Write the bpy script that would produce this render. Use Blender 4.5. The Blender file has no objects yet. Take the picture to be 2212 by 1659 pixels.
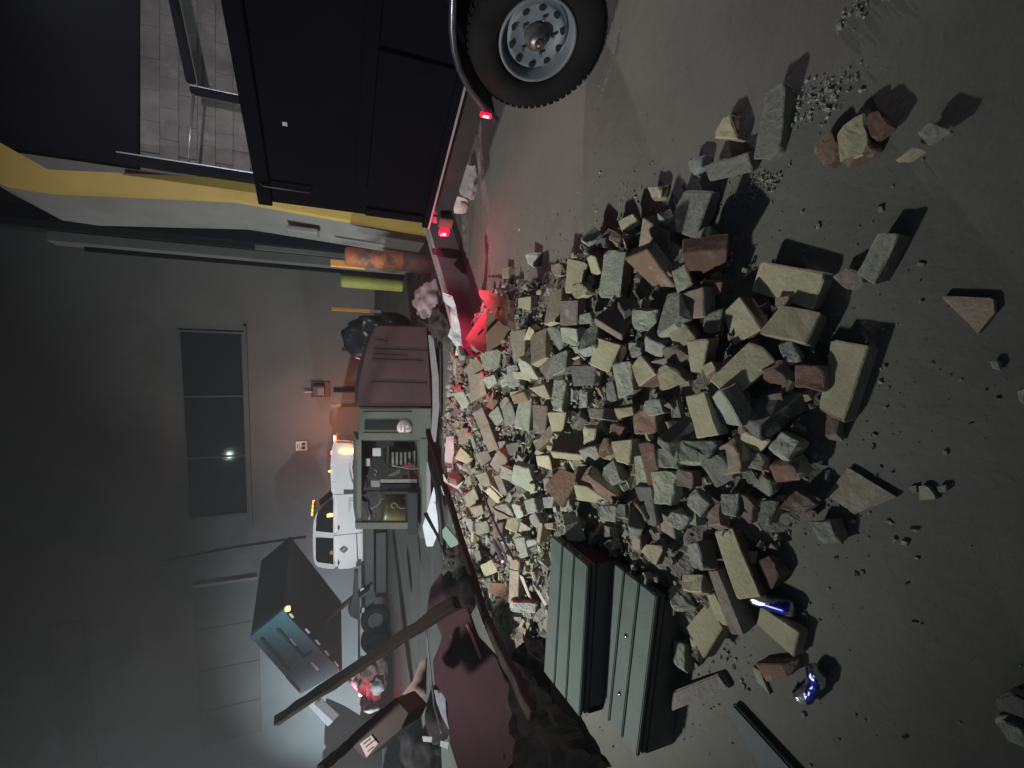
import bpy, bmesh, math, random
from mathutils import Vector, Matrix, noise
random.seed(7)
sc = bpy.context.scene
COL = sc.collection
# ------------------------------------------------------------------ camera
FPX, TH, CH = 972.0, math.radians(21.8), 1.4          # focal length in 2212 px units, pitch down, eye height
CAM = Vector((0, 0, CH))
FWD = Vector((0, math.cos(TH), -math.sin(TH))); UPV = Vector((0, math.sin(TH), math.cos(TH))); RGT = Vector((1, 0, 0))
cd = bpy.data.cameras.new('camera'); cam = bpy.data.objects.new('camera', cd); COL.objects.link(cam)
cd.sensor_width = 36.0; cd.lens = 36.0 * FPX / 2212.0; cd.clip_start = 0.02; cd.clip_end = 500
X_, Y_, Z_ = -UPV, RGT, -FWD                            # the phone was held sideways: picture right is world down
cam.matrix_world = Matrix(((X_.x, Y_.x, Z_.x, 0), (X_.y, Y_.y, Z_.y, 0), (X_.z, Y_.z, Z_.z, CH), (0, 0, 0, 1)))
sc.camera = cam
# ------------------------------------------------------------------ world, moonlight, exposure
w = bpy.data.worlds.new('World'); sc.world = w; w.use_nodes = True
nt = w.node_tree; bg = nt.nodes['Background']; sky = nt.nodes.new('ShaderNodeTexSky'); sky.sky_type = 'NISHITA'
sky.sun_disc = False; sky.sun_elevation = math.radians(28); sky.sun_rotation = math.radians(-80)
nt.links.new(sky.outputs[0], bg.inputs[0]); bg.inputs[1].default_value = 0.015
sd = bpy.data.lights.new('moonlight', 'SUN'); so = bpy.data.objects.new('moonlight', sd); COL.objects.link(so)
sd.energy = 0.03; sd.angle = math.radians(0.5); sd.color = (0.8, 0.88, 1)
so.rotation_euler = (math.radians(50), 0, math.radians(-80))
vs = sc.view_settings; vs.view_transform = 'Standard'; vs.look = 'None'; vs.exposure = 0.0; vs.gamma = 1.0
vs.use_curve_mapping = False
sc.render.engine = 'CYCLES'; sc.cycles.use_denoising = True; sc.cycles.max_bounces = 6; sc.cycles.sample_clamp_indirect = 3

def lamp(name, kind, loc, energy, color, aim=None, size=0.1, spot=120, blend=0.5):
    d = bpy.data.lights.new(name, kind); o = bpy.data.objects.new(name, d); COL.objects.link(o)
    o.location = loc; d.energy = energy; d.color = color
    if kind == 'SPOT': d.spot_size = math.radians(spot); d.spot_blend = blend; d.shadow_soft_size = size
    elif kind == 'POINT': d.shadow_soft_size = size
    if aim is not None:
        o.rotation_euler = (Vector(aim) - Vector(loc)).to_track_quat('-Z', 'Y').to_euler()
    return o
KEY = (-3.4, 2.7, 3.3); WALLL = (-9.0, 3.5, 3.0); SIDEL = (3.0, 3.6, 3.3); FARL = (-20.0, 12.5, 3.0); LOWL = (5.3, 2.9, 0.42)
lamp('floodlight_beam', 'SPOT', KEY, 1020, (0.97, 1.0, 0.90), (0.2, 3.95, 0.0), 0.11, 97, 1.0)
lamp('floodlight_beam', 'SPOT', WALLL, 5000, (0.88, 0.96, 0.96), (-2.2, 9.3, 0.6), 0.12, 80, 1.0)
lamp('floodlight_beam', 'SPOT', FARL, 14000, (0.68, 0.88, 1.0), (-10, 18.8, -1.0), 0.15, 66, 1.0)
lamp('floodlight_beam', 'SPOT', LOWL, 420, (1.0, 0.87, 0.88), (1.2, 3.4, 0.0), 0.05, 100, 0.8)
lamp('floodlight_beam', 'SPOT', SIDEL, 135, (1.0, 0.90, 0.97), (2.9, 7.1, 1.3), 0.06, 150, 0.7)  # unseen lamp added to light the yellow column and block wall

# ------------------------------------------------------------------ picture point -> place
REG = {'A': (1700, 800, 1.659), 'B': (2400, 600, 1.659), 'C': (1600, 1600, 1.659), 'D': (2400, 1500, 1.659), 'E': (2100, 2024, 1.659),
       'F': (2000, 0, 1.659), 'G': (3000, 0, 1.185), 'H': (2900, 1000, 1.508), 'I': (2800, 2100, 1.7955), 'K': (1700, 2000, 2.765),
       'O': (0, 0, 0.5486), 'P': (1000, 800, 1.659), 'Q': (900, 1600, 1.659), 'R': (1100, 2024, 1.659), 'S': (1650, 1150, 4.1475),
       'T': (900, 2200, 2.765), 'U': (1000, 0, 1.659), 'V': (1350, 1650, 3.318), 'W': (1200, 2500, 2.765), 'X': (1600, 700, 3.318),
       'Y': (1500, 1000, 3.318)}
def ov(r, x, y):
    ox, oy, s = REG[r]; return (ox + x / s) * 0.5486, (oy + y / s) * 0.5486
def ray(r, x, y):
    X, Y = ov(r, x, y); a = (X - 1106) / FPX; b = (829.5 - Y) / FPX
    return FWD + RGT * b - UPV * a
def at_z(r, x, y, z=0.0):
    d = ray(r, x, y); return CAM + d * ((z - CH) / d.z)
def at_y(r, x, y, yy):
    d = ray(r, x, y); return CAM + d * (yy / d.y)
def at_plane(r, x, y, P, n):
    d = ray(r, x, y); return CAM + d * ((P - CAM).dot(n) / d.dot(n))
def to_px(P):
    v = Vector(P) - CAM; t = v.dot(FWD)
    return 1106 - FPX * v.dot(UPV) / t, 829.5 - FPX * v.x / t

# ------------------------------------------------------------------ object helpers
def mat4(loc, rz): return Matrix.Translation(loc) @ Matrix.Rotation(rz, 4, 'Z')
def tag(o, label=None, cat=None, group=None, kind=None):
    if label: o['label'] = label
    if cat: o['category'] = cat
    if group: o['group'] = group
    if kind: o['kind'] = kind
    return o
def thing(name, label, cat, loc=(0, 0, 0), rz=0.0, group=None):
    o = bpy.data.objects.new(name, None); COL.objects.link(o); o.location = loc; o.rotation_euler = (0, 0, rz)
    o.empty_display_size = 0.1; o['_m'] = 0; del o['_m']; MX[o.name] = mat4(loc, rz)
    return tag(o, label, cat, group)
MX = {}
def obj(name, bm, mats, parent=None, world=False, smooth=False, loc=None):
    """link a bmesh as one mesh object; world=True: the bmesh is in world coordinates"""
    if world and parent is not None:
        root = parent
        while root.name not in MX: root = root.parent
        bm.transform(MX[root.name].inverted())
    if parent is None and loc is None and bm.verts:        # own origin at the base of the shape
        c = Vector((0, 0, 0))
        for v in bm.verts: c += v.co
        c /= len(bm.verts); c.z = min(v.co.z for v in bm.verts); loc = c
        bm.transform(Matrix.Translation(-c))
    me = bpy.data.meshes.new(name)
    if smooth:
        for f in bm.faces: f.smooth = True
    bm.normal_update(); bm.to_mesh(me); bm.free()
    if not isinstance(mats, (list, tuple)): mats = [mats]
    for m in mats: me.materials.append(m)
    o = bpy.data.objects.new(name, me); COL.objects.link(o)
    if loc is not None: o.location = loc
    if parent is not None: o.parent = parent
    return o
def box(bm, c, s, R=None, bev=0.0, mi=0):
    """box centre c, size s, rotation matrix R (3x3)"""
    t = bmesh.new(); bmesh.ops.create_cube(t, size=1.0)
    for v in t.verts: v.co = Vector((v.co.x * s[0], v.co.y * s[1], v.co.z * s[2]))
    if bev: bmesh.ops.bevel(t, geom=list(t.edges), offset=bev, segments=1, affect='EDGES')
    M = Matrix.Translation(c)
    if R is not None: M = M @ R.to_4x4()
    t.transform(M); join(bm, t, mi); return bm
def join(bm, t, mi=0):
    vm = [bm.verts.new(v.co) for v in t.verts]
    t.verts.index_update()
    for f in t.faces:
        try:
            nf = bm.faces.new([vm[v.index] for v in f.verts]); nf.material_index = f.material_index or mi; nf.smooth = f.smooth
        except ValueError: pass
    t.free()
def bx(x0, x1, y0, y1, z0, z1, bev=0.0, bm=None):
    bm = bm or bmesh.new()
    return box(bm, ((x0 + x1) / 2, (y0 + y1) / 2, (z0 + z1) / 2), (abs(x1 - x0), abs(y1 - y0), abs(z1 - z0)), None, bev)
def prism(pts, vec, bm=None, mi=0, bev=0.0):
    """polygon pts (3d) pushed along vec"""
    t = bmesh.new(); vec = Vector(vec)
    a = [t.verts.new(Vector(p)) for p in pts]; b = [t.verts.new(Vector(p) + vec) for p in pts]
    t.faces.new(a); t.faces.new(list(reversed(b)))
    n = len(a)
    for i in range(n): t.faces.new([a[(i + 1) % n], a[i], b[i], b[(i + 1) % n]])
    bmesh.ops.recalc_face_normals(t, faces=list(t.faces))
    if bev: bmesh.ops.bevel(t, geom=list(t.edges), offset=bev, segments=2, affect='EDGES')
    bm = bm or bmesh.new(); join(bm, t, mi); return bm
def tube(pts, r, bm=None, seg=10, r2=None, mi=0, smooth=True):
    bm = bm or bmesh.new(); pts = [Vector(p) for p in pts]; n = len(pts); rings = []
    u = None
    for i, p in enumerate(pts):
        d = (pts[min(i + 1, n - 1)] - pts[max(i - 1, 0)]).normalized()
        if u is None: u = d.orthogonal().normalized()
        u = (u - d * u.dot(d)).normalized(); v = d.cross(u)
        rr = r if r2 is None else r + (r2 - r) * i / (n - 1)
        rings.append([bm.verts.new(p + (u * math.cos(2 * math.pi * k / seg) + v * math.sin(2 * math.pi * k / seg)) * rr) for k in range(seg)])
    for i in range(n - 1):
        for k in range(seg):
            f = bm.faces.new([rings[i][k], rings[i][(k + 1) % seg], rings[i + 1][(k + 1) % seg], rings[i + 1][k]]); f.smooth = smooth; f.material_index = mi
    bm.faces.new(list(reversed(rings[0]))).material_index = mi; bm.faces.new(rings[-1]).material_index = mi
    return bm
def lathe(prof, seg=32, bm=None, M=None, mi=0):
    """profile [(r, h)] turned about local z"""
    t = bmesh.new(); rings = []
    for r, h in prof: rings.append([t.verts.new((r * math.cos(2 * math.pi * k / seg), r * math.sin(2 * math.pi * k / seg), h)) for k in range(seg)])
    for i in range(len(rings) - 1):
        for k in range(seg):
            f = t.faces.new([rings[i][k], rings[i][(k + 1) % seg], rings[i + 1][(k + 1) % seg], rings[i + 1][k]]); f.smooth = True
    t.faces.new(list(reversed(rings[0]))); t.faces.new(rings[-1])
    bmesh.ops.recalc_face_normals(t, faces=list(t.faces))
    if M is not None: t.transform(M)
    bm = bm or bmesh.new(); join(bm, t, mi); return bm
def basis(xa, za):
    xa = Vector(xa).normalized(); za = Vector(za); za = (za - xa * za.dot(xa)).normalized(); ya = za.cross(xa)
    return Matrix((xa, ya, za)).transposed()
def M_at(loc, R): return Matrix.Translation(loc) @ R.to_4x4()

# ------------------------------------------------------------------ materials
def mat(name, c1, c2=None, scale=8.0, rough=0.85, bump=0.0, bscale=40.0, metal=0.0, c3=None, c3amt=0.55, c3scale=3.0, rnd=0.0,
        detail=6.0, emit=None, estr=0.0, trans=0.0, spec=0.5, coat=0.0, stretch=None, coord='Object', bdist=0.02):
    m = bpy.data.materials.new(name); m.use_nodes = True; N = m.node_tree.nodes; L = m.node_tree.links; b = N['Principled BSDF']
    b.inputs['Roughness'].default_value = rough; b.inputs['Metallic'].default_value = metal
    b.inputs['Specular IOR Level'].default_value = spec; b.inputs['Coat Weight'].default_value = coat
    b.inputs['Transmission Weight'].default_value = trans
    if emit:
        b.inputs['Emission Color'].default_value = (*emit, 1); b.inputs['Emission Strength'].default_value = estr
    b.inputs['Base Color'].default_value = (*c1, 1)
    if c2 is None and not bump: return m
    tc = N.new('ShaderNodeTexCoord'); vec = tc.outputs[coord]
    oi = N.new('ShaderNodeObjectInfo')
    ad = N.new('ShaderNodeVectorMath'); ad.operation = 'MULTIPLY_ADD'
    L.new(oi.outputs['Random'], ad.inputs[0]); ad.inputs[1].default_value = (37.0, 19.0, 53.0) if coord == 'Object' else (0, 0, 0)
    L.new(vec, ad.inputs[2]); vec = ad.outputs[0]
    if stretch:
        mp = N.new('ShaderNodeMapping'); mp.inputs['Scale'].default_value = stretch; L.new(vec, mp.inputs[0]); vec = mp.outputs[0]
    def nz(s, d=detail, r=0.6):
        n = N.new('ShaderNodeTexNoise'); n.inputs['Scale'].default_value = s; n.inputs['Detail'].default_value = d
        n.inputs['Roughness'].default_value = r; L.new(vec, n.inputs['Vector']); return n.outputs['Fac']
    def ramp(f, a, z):
        r = N.new('ShaderNodeValToRGB'); r.color_ramp.elements[0].position = a; r.color_ramp.elements[1].position = z; L.new(f, r.inputs[0]); return r.outputs[0]
    def mix(f, A, B, mode='MIX'):
        x = N.new('ShaderNodeMix'); x.data_type = 'RGBA'; x.blend_type = mode
        if isinstance(f, float): x.inputs[0].default_value = f
        else: L.new(f, x.inputs[0])
        for i, v in ((6, A), (7, B)):
            if isinstance(v, tuple): x.inputs[i].default_value = (*v, 1)
            else: L.new(v, x.inputs[i])
        return x.outputs[2]
    col = c1
    if c2 is not None:
        col = mix(ramp(nz(scale), 0.35, 0.65), c1, c2)
        if c3 is not None: col = mix(ramp(nz(c3scale, 8.0, 0.7), c3amt, c3amt + 0.12), col, c3)
        if rnd:
            hv = N.new('ShaderNodeHueSaturation'); mr = N.new('ShaderNodeMapRange'); L.new(oi.outputs['Random'], mr.inputs[0])
            mr.inputs[3].default_value = 1 - rnd; mr.inputs[4].default_value = 1 + rnd
            L.new(mr.outputs[0], hv.inputs['Value']); L.new(col, hv.inputs['Color']); col = hv.outputs[0]
        L.new(col, b.inputs['Base Color'])
    if bump:
        bp = N.new('ShaderNodeBump'); bp.inputs['Strength'].default_value = bump; bp.inputs['Distance'].default_value = bdist
        L.new(nz(bscale, 8.0, 0.65), bp.inputs['Height']); L.new(bp.outputs[0], b.inputs['Normal'])
    return m
M = {}
DUST = (0.30, 0.30, 0.26)
M['y'] = mat('cream_painted_brick', (0.47, 0.435, 0.30), (0.39, 0.36, 0.245), 14, 0.9, 0.35, 60, c3=(0.27, 0.255, 0.17), c3amt=0.60, c3scale=9, rnd=0.18)
M['p'] = mat('pale_mortar', (0.37, 0.385, 0.32), (0.29, 0.305, 0.25), 16, 0.95, 0.6, 50, c3=(0.42, 0.42, 0.36), c3amt=0.56, c3scale=14, rnd=0.2)
M['g'] = mat('grey_mortar', (0.31, 0.31, 0.28), (0.24, 0.24, 0.215), 14, 0.95, 0.7, 45, c3=(0.33, 0.33, 0.30), c3amt=0.57, c3scale=12, rnd=0.25)
M['w'] = mat('chalky_plaster', (0.45, 0.46, 0.43), (0.33, 0.33, 0.31), 18, 0.95, 0.8, 50, c3=(0.55, 0.55, 0.52), c3amt=0.55, c3scale=10, rnd=0.15)
M['r'] = mat('red_fired_clay', (0.20, 0.11, 0.085), (0.15, 0.09, 0.072), 12, 0.9, 0.4, 55, c3=(0.30, 0.26, 0.22), c3amt=0.54, c3scale=11, rnd=0.25)
M['o'] = mat('orange_fired_clay', (0.27, 0.165, 0.115), (0.215, 0.14, 0.10), 12, 0.9, 0.4, 55, c3=(0.33, 0.29, 0.23), c3amt=0.55, c3scale=11, rnd=0.2)
M['t'] = mat('dusty_tan_clay', (0.335, 0.275, 0.215), (0.275, 0.225, 0.175), 12, 0.92, 0.45, 50, c3=(0.38, 0.37, 0.31), c3amt=0.53, c3scale=9, rnd=0.2)
M['m'] = mat('dusty_mauve_clay', (0.25, 0.20, 0.18), (0.195, 0.16, 0.145), 12, 0.92, 0.45, 50, c3=(0.33, 0.31, 0.28), c3amt=0.54, c3scale=9, rnd=0.22)
M['d'] = mat('dark_grey_brick', (0.16, 0.155, 0.147), (0.11, 0.106, 0.10), 14, 0.9, 0.5, 50, c3=(0.17, 0.165, 0.15), c3amt=0.62, c3scale=9, rnd=0.25)  # darker grey brick tone
M['b'] = mat('blue_grey_plaster', (0.27, 0.32, 0.32), (0.21, 0.25, 0.25), 12, 0.9, 0.4, 50, rnd=0.1)
M['K'] = mat('broken_clay_core', (0.24, 0.165, 0.13), (0.31, 0.26, 0.21), 22, 0.95, 0.9, 60, rnd=0.2)
def ground_mat():
    m = bpy.data.materials.new('yard_concrete'); m.use_nodes = True; N = m.node_tree.nodes; L = m.node_tree.links; b = N['Principled BSDF']; b.inputs['Roughness'].default_value = 0.88
    tc = N.new('ShaderNodeTexCoord')
    def nz(scale, d, stretch=(1, 1, 1), rot=0.0, r=0.6, dist=0.0):
        mp = N.new('ShaderNodeMapping'); mp.inputs['Scale'].default_value = stretch; mp.inputs['Rotation'].default_value = (0, 0, rot); L.new(tc.outputs['Object'], mp.inputs[0])
        n = N.new('ShaderNodeTexNoise'); n.inputs['Scale'].default_value = scale; n.inputs['Detail'].default_value = d; n.inputs['Roughness'].default_value = r; n.inputs['Distortion'].default_value = dist; L.new(mp.outputs[0], n.inputs[0]); return n.outputs['Fac']
    def rp(f, a, z):
        r = N.new('ShaderNodeMapRange'); r.inputs[1].default_value = a; r.inputs[2].default_value = z; L.new(f, r.inputs[0]); return r.outputs[0]
    def mul(f, k):
        x = N.new('ShaderNodeMath'); x.operation = 'MULTIPLY'; L.new(f, x.inputs[0]); x.inputs[1].default_value = k; return x.outputs[0]
    def mix(f, A, B):
        x = N.new('ShaderNodeMix'); x.data_type = 'RGBA'; L.new(f, x.inputs[0])
        for i, v in ((6, A), (7, B)):
            if isinstance(v, tuple): x.inputs[i].default_value = (*v, 1)
            else: L.new(v, x.inputs[i])
        return x.outputs[2]
    c = mix(rp(nz(0.9, 6), 0.35, 0.65), (0.076, 0.078, 0.072), (0.053, 0.055, 0.05))
    c = mix(mul(rp(nz(1.1, 5, (1, 0.16, 1), 0.5, 0.55), 0.5, 0.72), 0.6), c, (0.062, 0.06, 0.054))       # long tyre and drag marks
    c = mix(mul(rp(nz(1.6, 5, (0.2, 1.2, 1), -0.3, 0.55), 0.55, 0.75), 0.45), c, (0.13, 0.13, 0.12))       # pale scuffed dust
    c = mix(mul(rp(nz(5.0, 9, r=0.75), 0.56, 0.66), 0.35), c, (0.065, 0.063, 0.057))
    # mortar dust round the heap, paler also to paint in the lamp's falloff
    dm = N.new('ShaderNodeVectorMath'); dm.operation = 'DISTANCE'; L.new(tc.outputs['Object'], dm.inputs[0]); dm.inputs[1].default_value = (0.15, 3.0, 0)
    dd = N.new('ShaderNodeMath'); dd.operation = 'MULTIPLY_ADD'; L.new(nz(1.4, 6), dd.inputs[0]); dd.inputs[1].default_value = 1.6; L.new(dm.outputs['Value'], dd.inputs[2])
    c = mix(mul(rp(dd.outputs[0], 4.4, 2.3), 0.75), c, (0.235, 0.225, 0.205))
    c = mix(mul(rp(nz(2.6, 8, r=0.7), 0.5, 0.7), 0.35), c, (0.10, 0.096, 0.086))                          # small stains
    c = mix(mul(rp(nz(70, 3, r=0.7), 0.60, 0.68), 0.3), c, (0.20, 0.195, 0.18))                           # grit
    c = mix(mul(rp(nz(42, 3, r=0.7), 0.60, 0.68), 0.3), c, (0.07, 0.07, 0.065))
    L.new(c, b.inputs['Base Color'])
    bp = N.new('ShaderNodeBump'); bp.inputs['Strength'].default_value = 0.5; bp.inputs['Distance'].default_value = 0.006; L.new(nz(38, 9, r=0.75), bp.inputs['Height'])
    b2 = N.new('ShaderNodeBump'); b2.inputs['Strength'].default_value = 0.5; b2.inputs['Distance'].default_value = 0.02; L.new(nz(4.5, 5), b2.inputs['Height']); L.new(bp.outputs[0], b2.inputs['Normal']); L.new(b2.outputs[0], b.inputs['Normal'])
    return m
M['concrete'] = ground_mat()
M['black'] = mat('black_steel', (0.018, 0.018, 0.022), (0.028, 0.026, 0.03), 5, 0.5, 0.1, 30)
M['rubber'] = mat('tyre_rubber', (0.008, 0.008, 0.010), (0.014, 0.014, 0.015), 6, 0.8, 0.25, 60, spec=0.12)
M['steelg'] = mat('grey_wheel_paint', (0.17, 0.20, 0.24), (0.13, 0.155, 0.19), 9, 0.5, 0.08, 30, metal=0.1)
M['chrome'] = mat('bright_metal', (0.65, 0.66, 0.68), (0.45, 0.46, 0.48), 12, 0.22, 0.1, 30, metal=1.0)
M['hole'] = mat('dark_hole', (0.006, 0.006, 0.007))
M['redlens'] = mat('lit_red_lens', (0.5, 0.01, 0.02), emit=(1.0, 0.006, 0.03), estr=2.2, rough=0.3)
M['redbulb'] = mat('lit_red_diode', (0.9, 0.3, 0.3), emit=(1.0, 0.35, 0.4), estr=9.0)
M['amber'] = mat('lit_amber_lens', (0.9, 0.35, 0.03), emit=(1.0, 0.30, 0.02), estr=3.0)
M['amberhot'] = mat('lit_amber_bulb', (1.0, 0.6, 0.2), emit=(1.0, 0.55, 0.12), estr=5.0)
# ------------------------------------------------------------------ the heap of bricks: its ground outline and height
OUT = [at_z('O', *p, 0.05) for p in ((985, 720), (1060, 620), (1190, 570), (1320, 470), (1490, 430), (1590, 530), (1640, 620), (1800, 690), (1810, 830),
       (1780, 1000), (1745, 1110), (1650, 1210), (1590, 1380), (1440, 1450), (1200, 1460), (1060, 1350), (990, 1180), (965, 930))]
def edge_dist(x, y):
    inside = False; best = 9.0; n = len(OUT)
    for i in range(n):
        a, b = OUT[i], OUT[(i + 1) % n]
        if (a.y > y) != (b.y > y) and x < (b.x - a.x) * (y - a.y) / (b.y - a.y) + a.x: inside = not inside
        dx, dy = b.x - a.x, b.y - a.y; t = max(0, min(1, ((x - a.x) * dx + (y - a.y) * dy) / (dx * dx + dy * dy)))
        best = min(best, math.hypot(x - a.x - t * dx, y - a.y - t * dy))
    return best if inside else -best
def H(x, y):
    e = edge_dist(x, y)
    if e <= -0.02: return 0.0
    s = min(1.0, (e + 0.02) / 0.55); s = s * (2 - s)
    return 0.235 * s * (0.85 + 0.25 * noise.noise(Vector((x * 2.2, y * 2.2, 3.1))))
def on_heap(r, x, y, lift=0.03):
    d = ray(r, x, y); t = 0.6
    while t < 9:
        P = CAM + d * t
        if P.z <= H(P.x, P.y) + lift: break
        t += 0.01
    return P
NORMS = []
for i in range(0, 13):
    th = math.radians(i * 6)
    for k in range(max(1, i * 5)):
        ph = 2 * math.pi * k / max(1, i * 5); NORMS.append(Vector((math.sin(th) * math.cos(ph), math.sin(th) * math.sin(ph), math.cos(th))))
def fit(r, q, lift, prior, wt=0.35, maxlen=0.215):
    """the plane on which the four picture corners are nearest to a rectangle of brick size"""
    cx = sum(p[0] for p in q) / 4; cy = sum(p[1] for p in q) / 4
    P = on_heap(r, cx, cy, lift); best = None; view = (P - CAM).normalized()
    for n in NORMS:
        if n.dot(view) > -0.22: continue
        pts = [at_plane(r, *c, P, n) for c in q]
        e = [pts[(i + 1) % 4] - pts[i] for i in range(4)]; l = [max(v.length, 1e-4) for v in e]
        c = sum(abs(e[i].dot(e[(i + 1) % 4])) / (l[i] * l[(i + 1) % 4]) for i in range(4)) * 0.5
        c += abs(math.log(l[0] / l[2])) + abs(math.log(l[1] / l[3]))
        c += wt * n.angle(prior) + 6 * max(0, max(l) - maxlen)
        if best is None or c < best[0]: best = (c, n, pts, l)
    return best[1], best[2], best[3], P
def rough_block(top, n, th, mi_top, seed, size_px=60, chips=2, broken=False):
    """irregular block: top corners, thickness, worn edges and knocked-off corners"""
    rnd = random.Random(seed); bm = bmesh.new(); c = sum(top, Vector()) / 4
    T = [bm.verts.new(p) for p in top]
    B = [bm.verts.new(c + (p - c) * rnd.uniform(0.93, 1.03) - n * th * rnd.uniform(0.92, 1.08)) for p in top]
    ft = bm.faces.new(T); bm.faces.new(list(reversed(B)))
    for i in range(4): bm.faces.new([T[(i + 1) % 4], T[i], B[i], B[(i + 1) % 4]])
    for f in bm.faces: f.material_index = 1
    ft.material_index = 0
    bmesh.ops.recalc_face_normals(bm, faces=list(bm.faces))
    dim = min((top[1] - top[0]).length, (top[2] - top[1]).length, th)
    corners = [v.co.copy() for v in list(T) + list(B)]
    cc = c - n * th / 2
    for k in range(chips + (2 if broken else 0)):
        v = rnd.choice(corners); d = (v - cc).normalized()
        d = (d + Vector((rnd.uniform(-.5, .5), rnd.uniform(-.5, .5), rnd.uniform(-.5, .5)))).normalized()
        depth = dim * rnd.uniform(0.06, 0.2) * (1.8 if broken else 1)
        g = list(bm.verts) + list(bm.edges) + list(bm.faces)
        r = bmesh.ops.bisect_plane(bm, geom=g, plane_co=v - d * depth, plane_no=d, clear_outer=True)
        ed = [e for e in r['geom_cut'] if isinstance(e, bmesh.types.BMEdge)]
        if ed:
            rr = bmesh.ops.contextual_create(bm, geom=ed)
            for f in rr['faces']: f.material_index = 2
    bmesh.ops.bevel(bm, geom=list(bm.edges), offset=min(0.0045, dim * 0.07), segments=1, affect='EDGES', material=-1)
    if size_px > 26:
        bmesh.ops.triangulate(bm, faces=[f for f in bm.faces if len(f.verts) > 4])
        bmesh.ops.subdivide_edges(bm, edges=[e for e in bm.edges if e.calc_length() > dim * 0.35], cuts=2 if size_px > 60 else 1, use_grid_fill=True)
    amp = dim * (0.045 if not broken else 0.11); off = Vector((seed * 3.7, seed * 1.3, 0))
    for v in bm.verts:
        q = v.co * 38 + off
        v.co += Vector((noise.noise(q), noise.noise(q + Vector((9, 0, 0))), noise.noise(q + Vector((0, 9, 0))))) * amp
    bmesh.ops.recalc_face_normals(bm, faces=list(bm.faces))
    return bm
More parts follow.
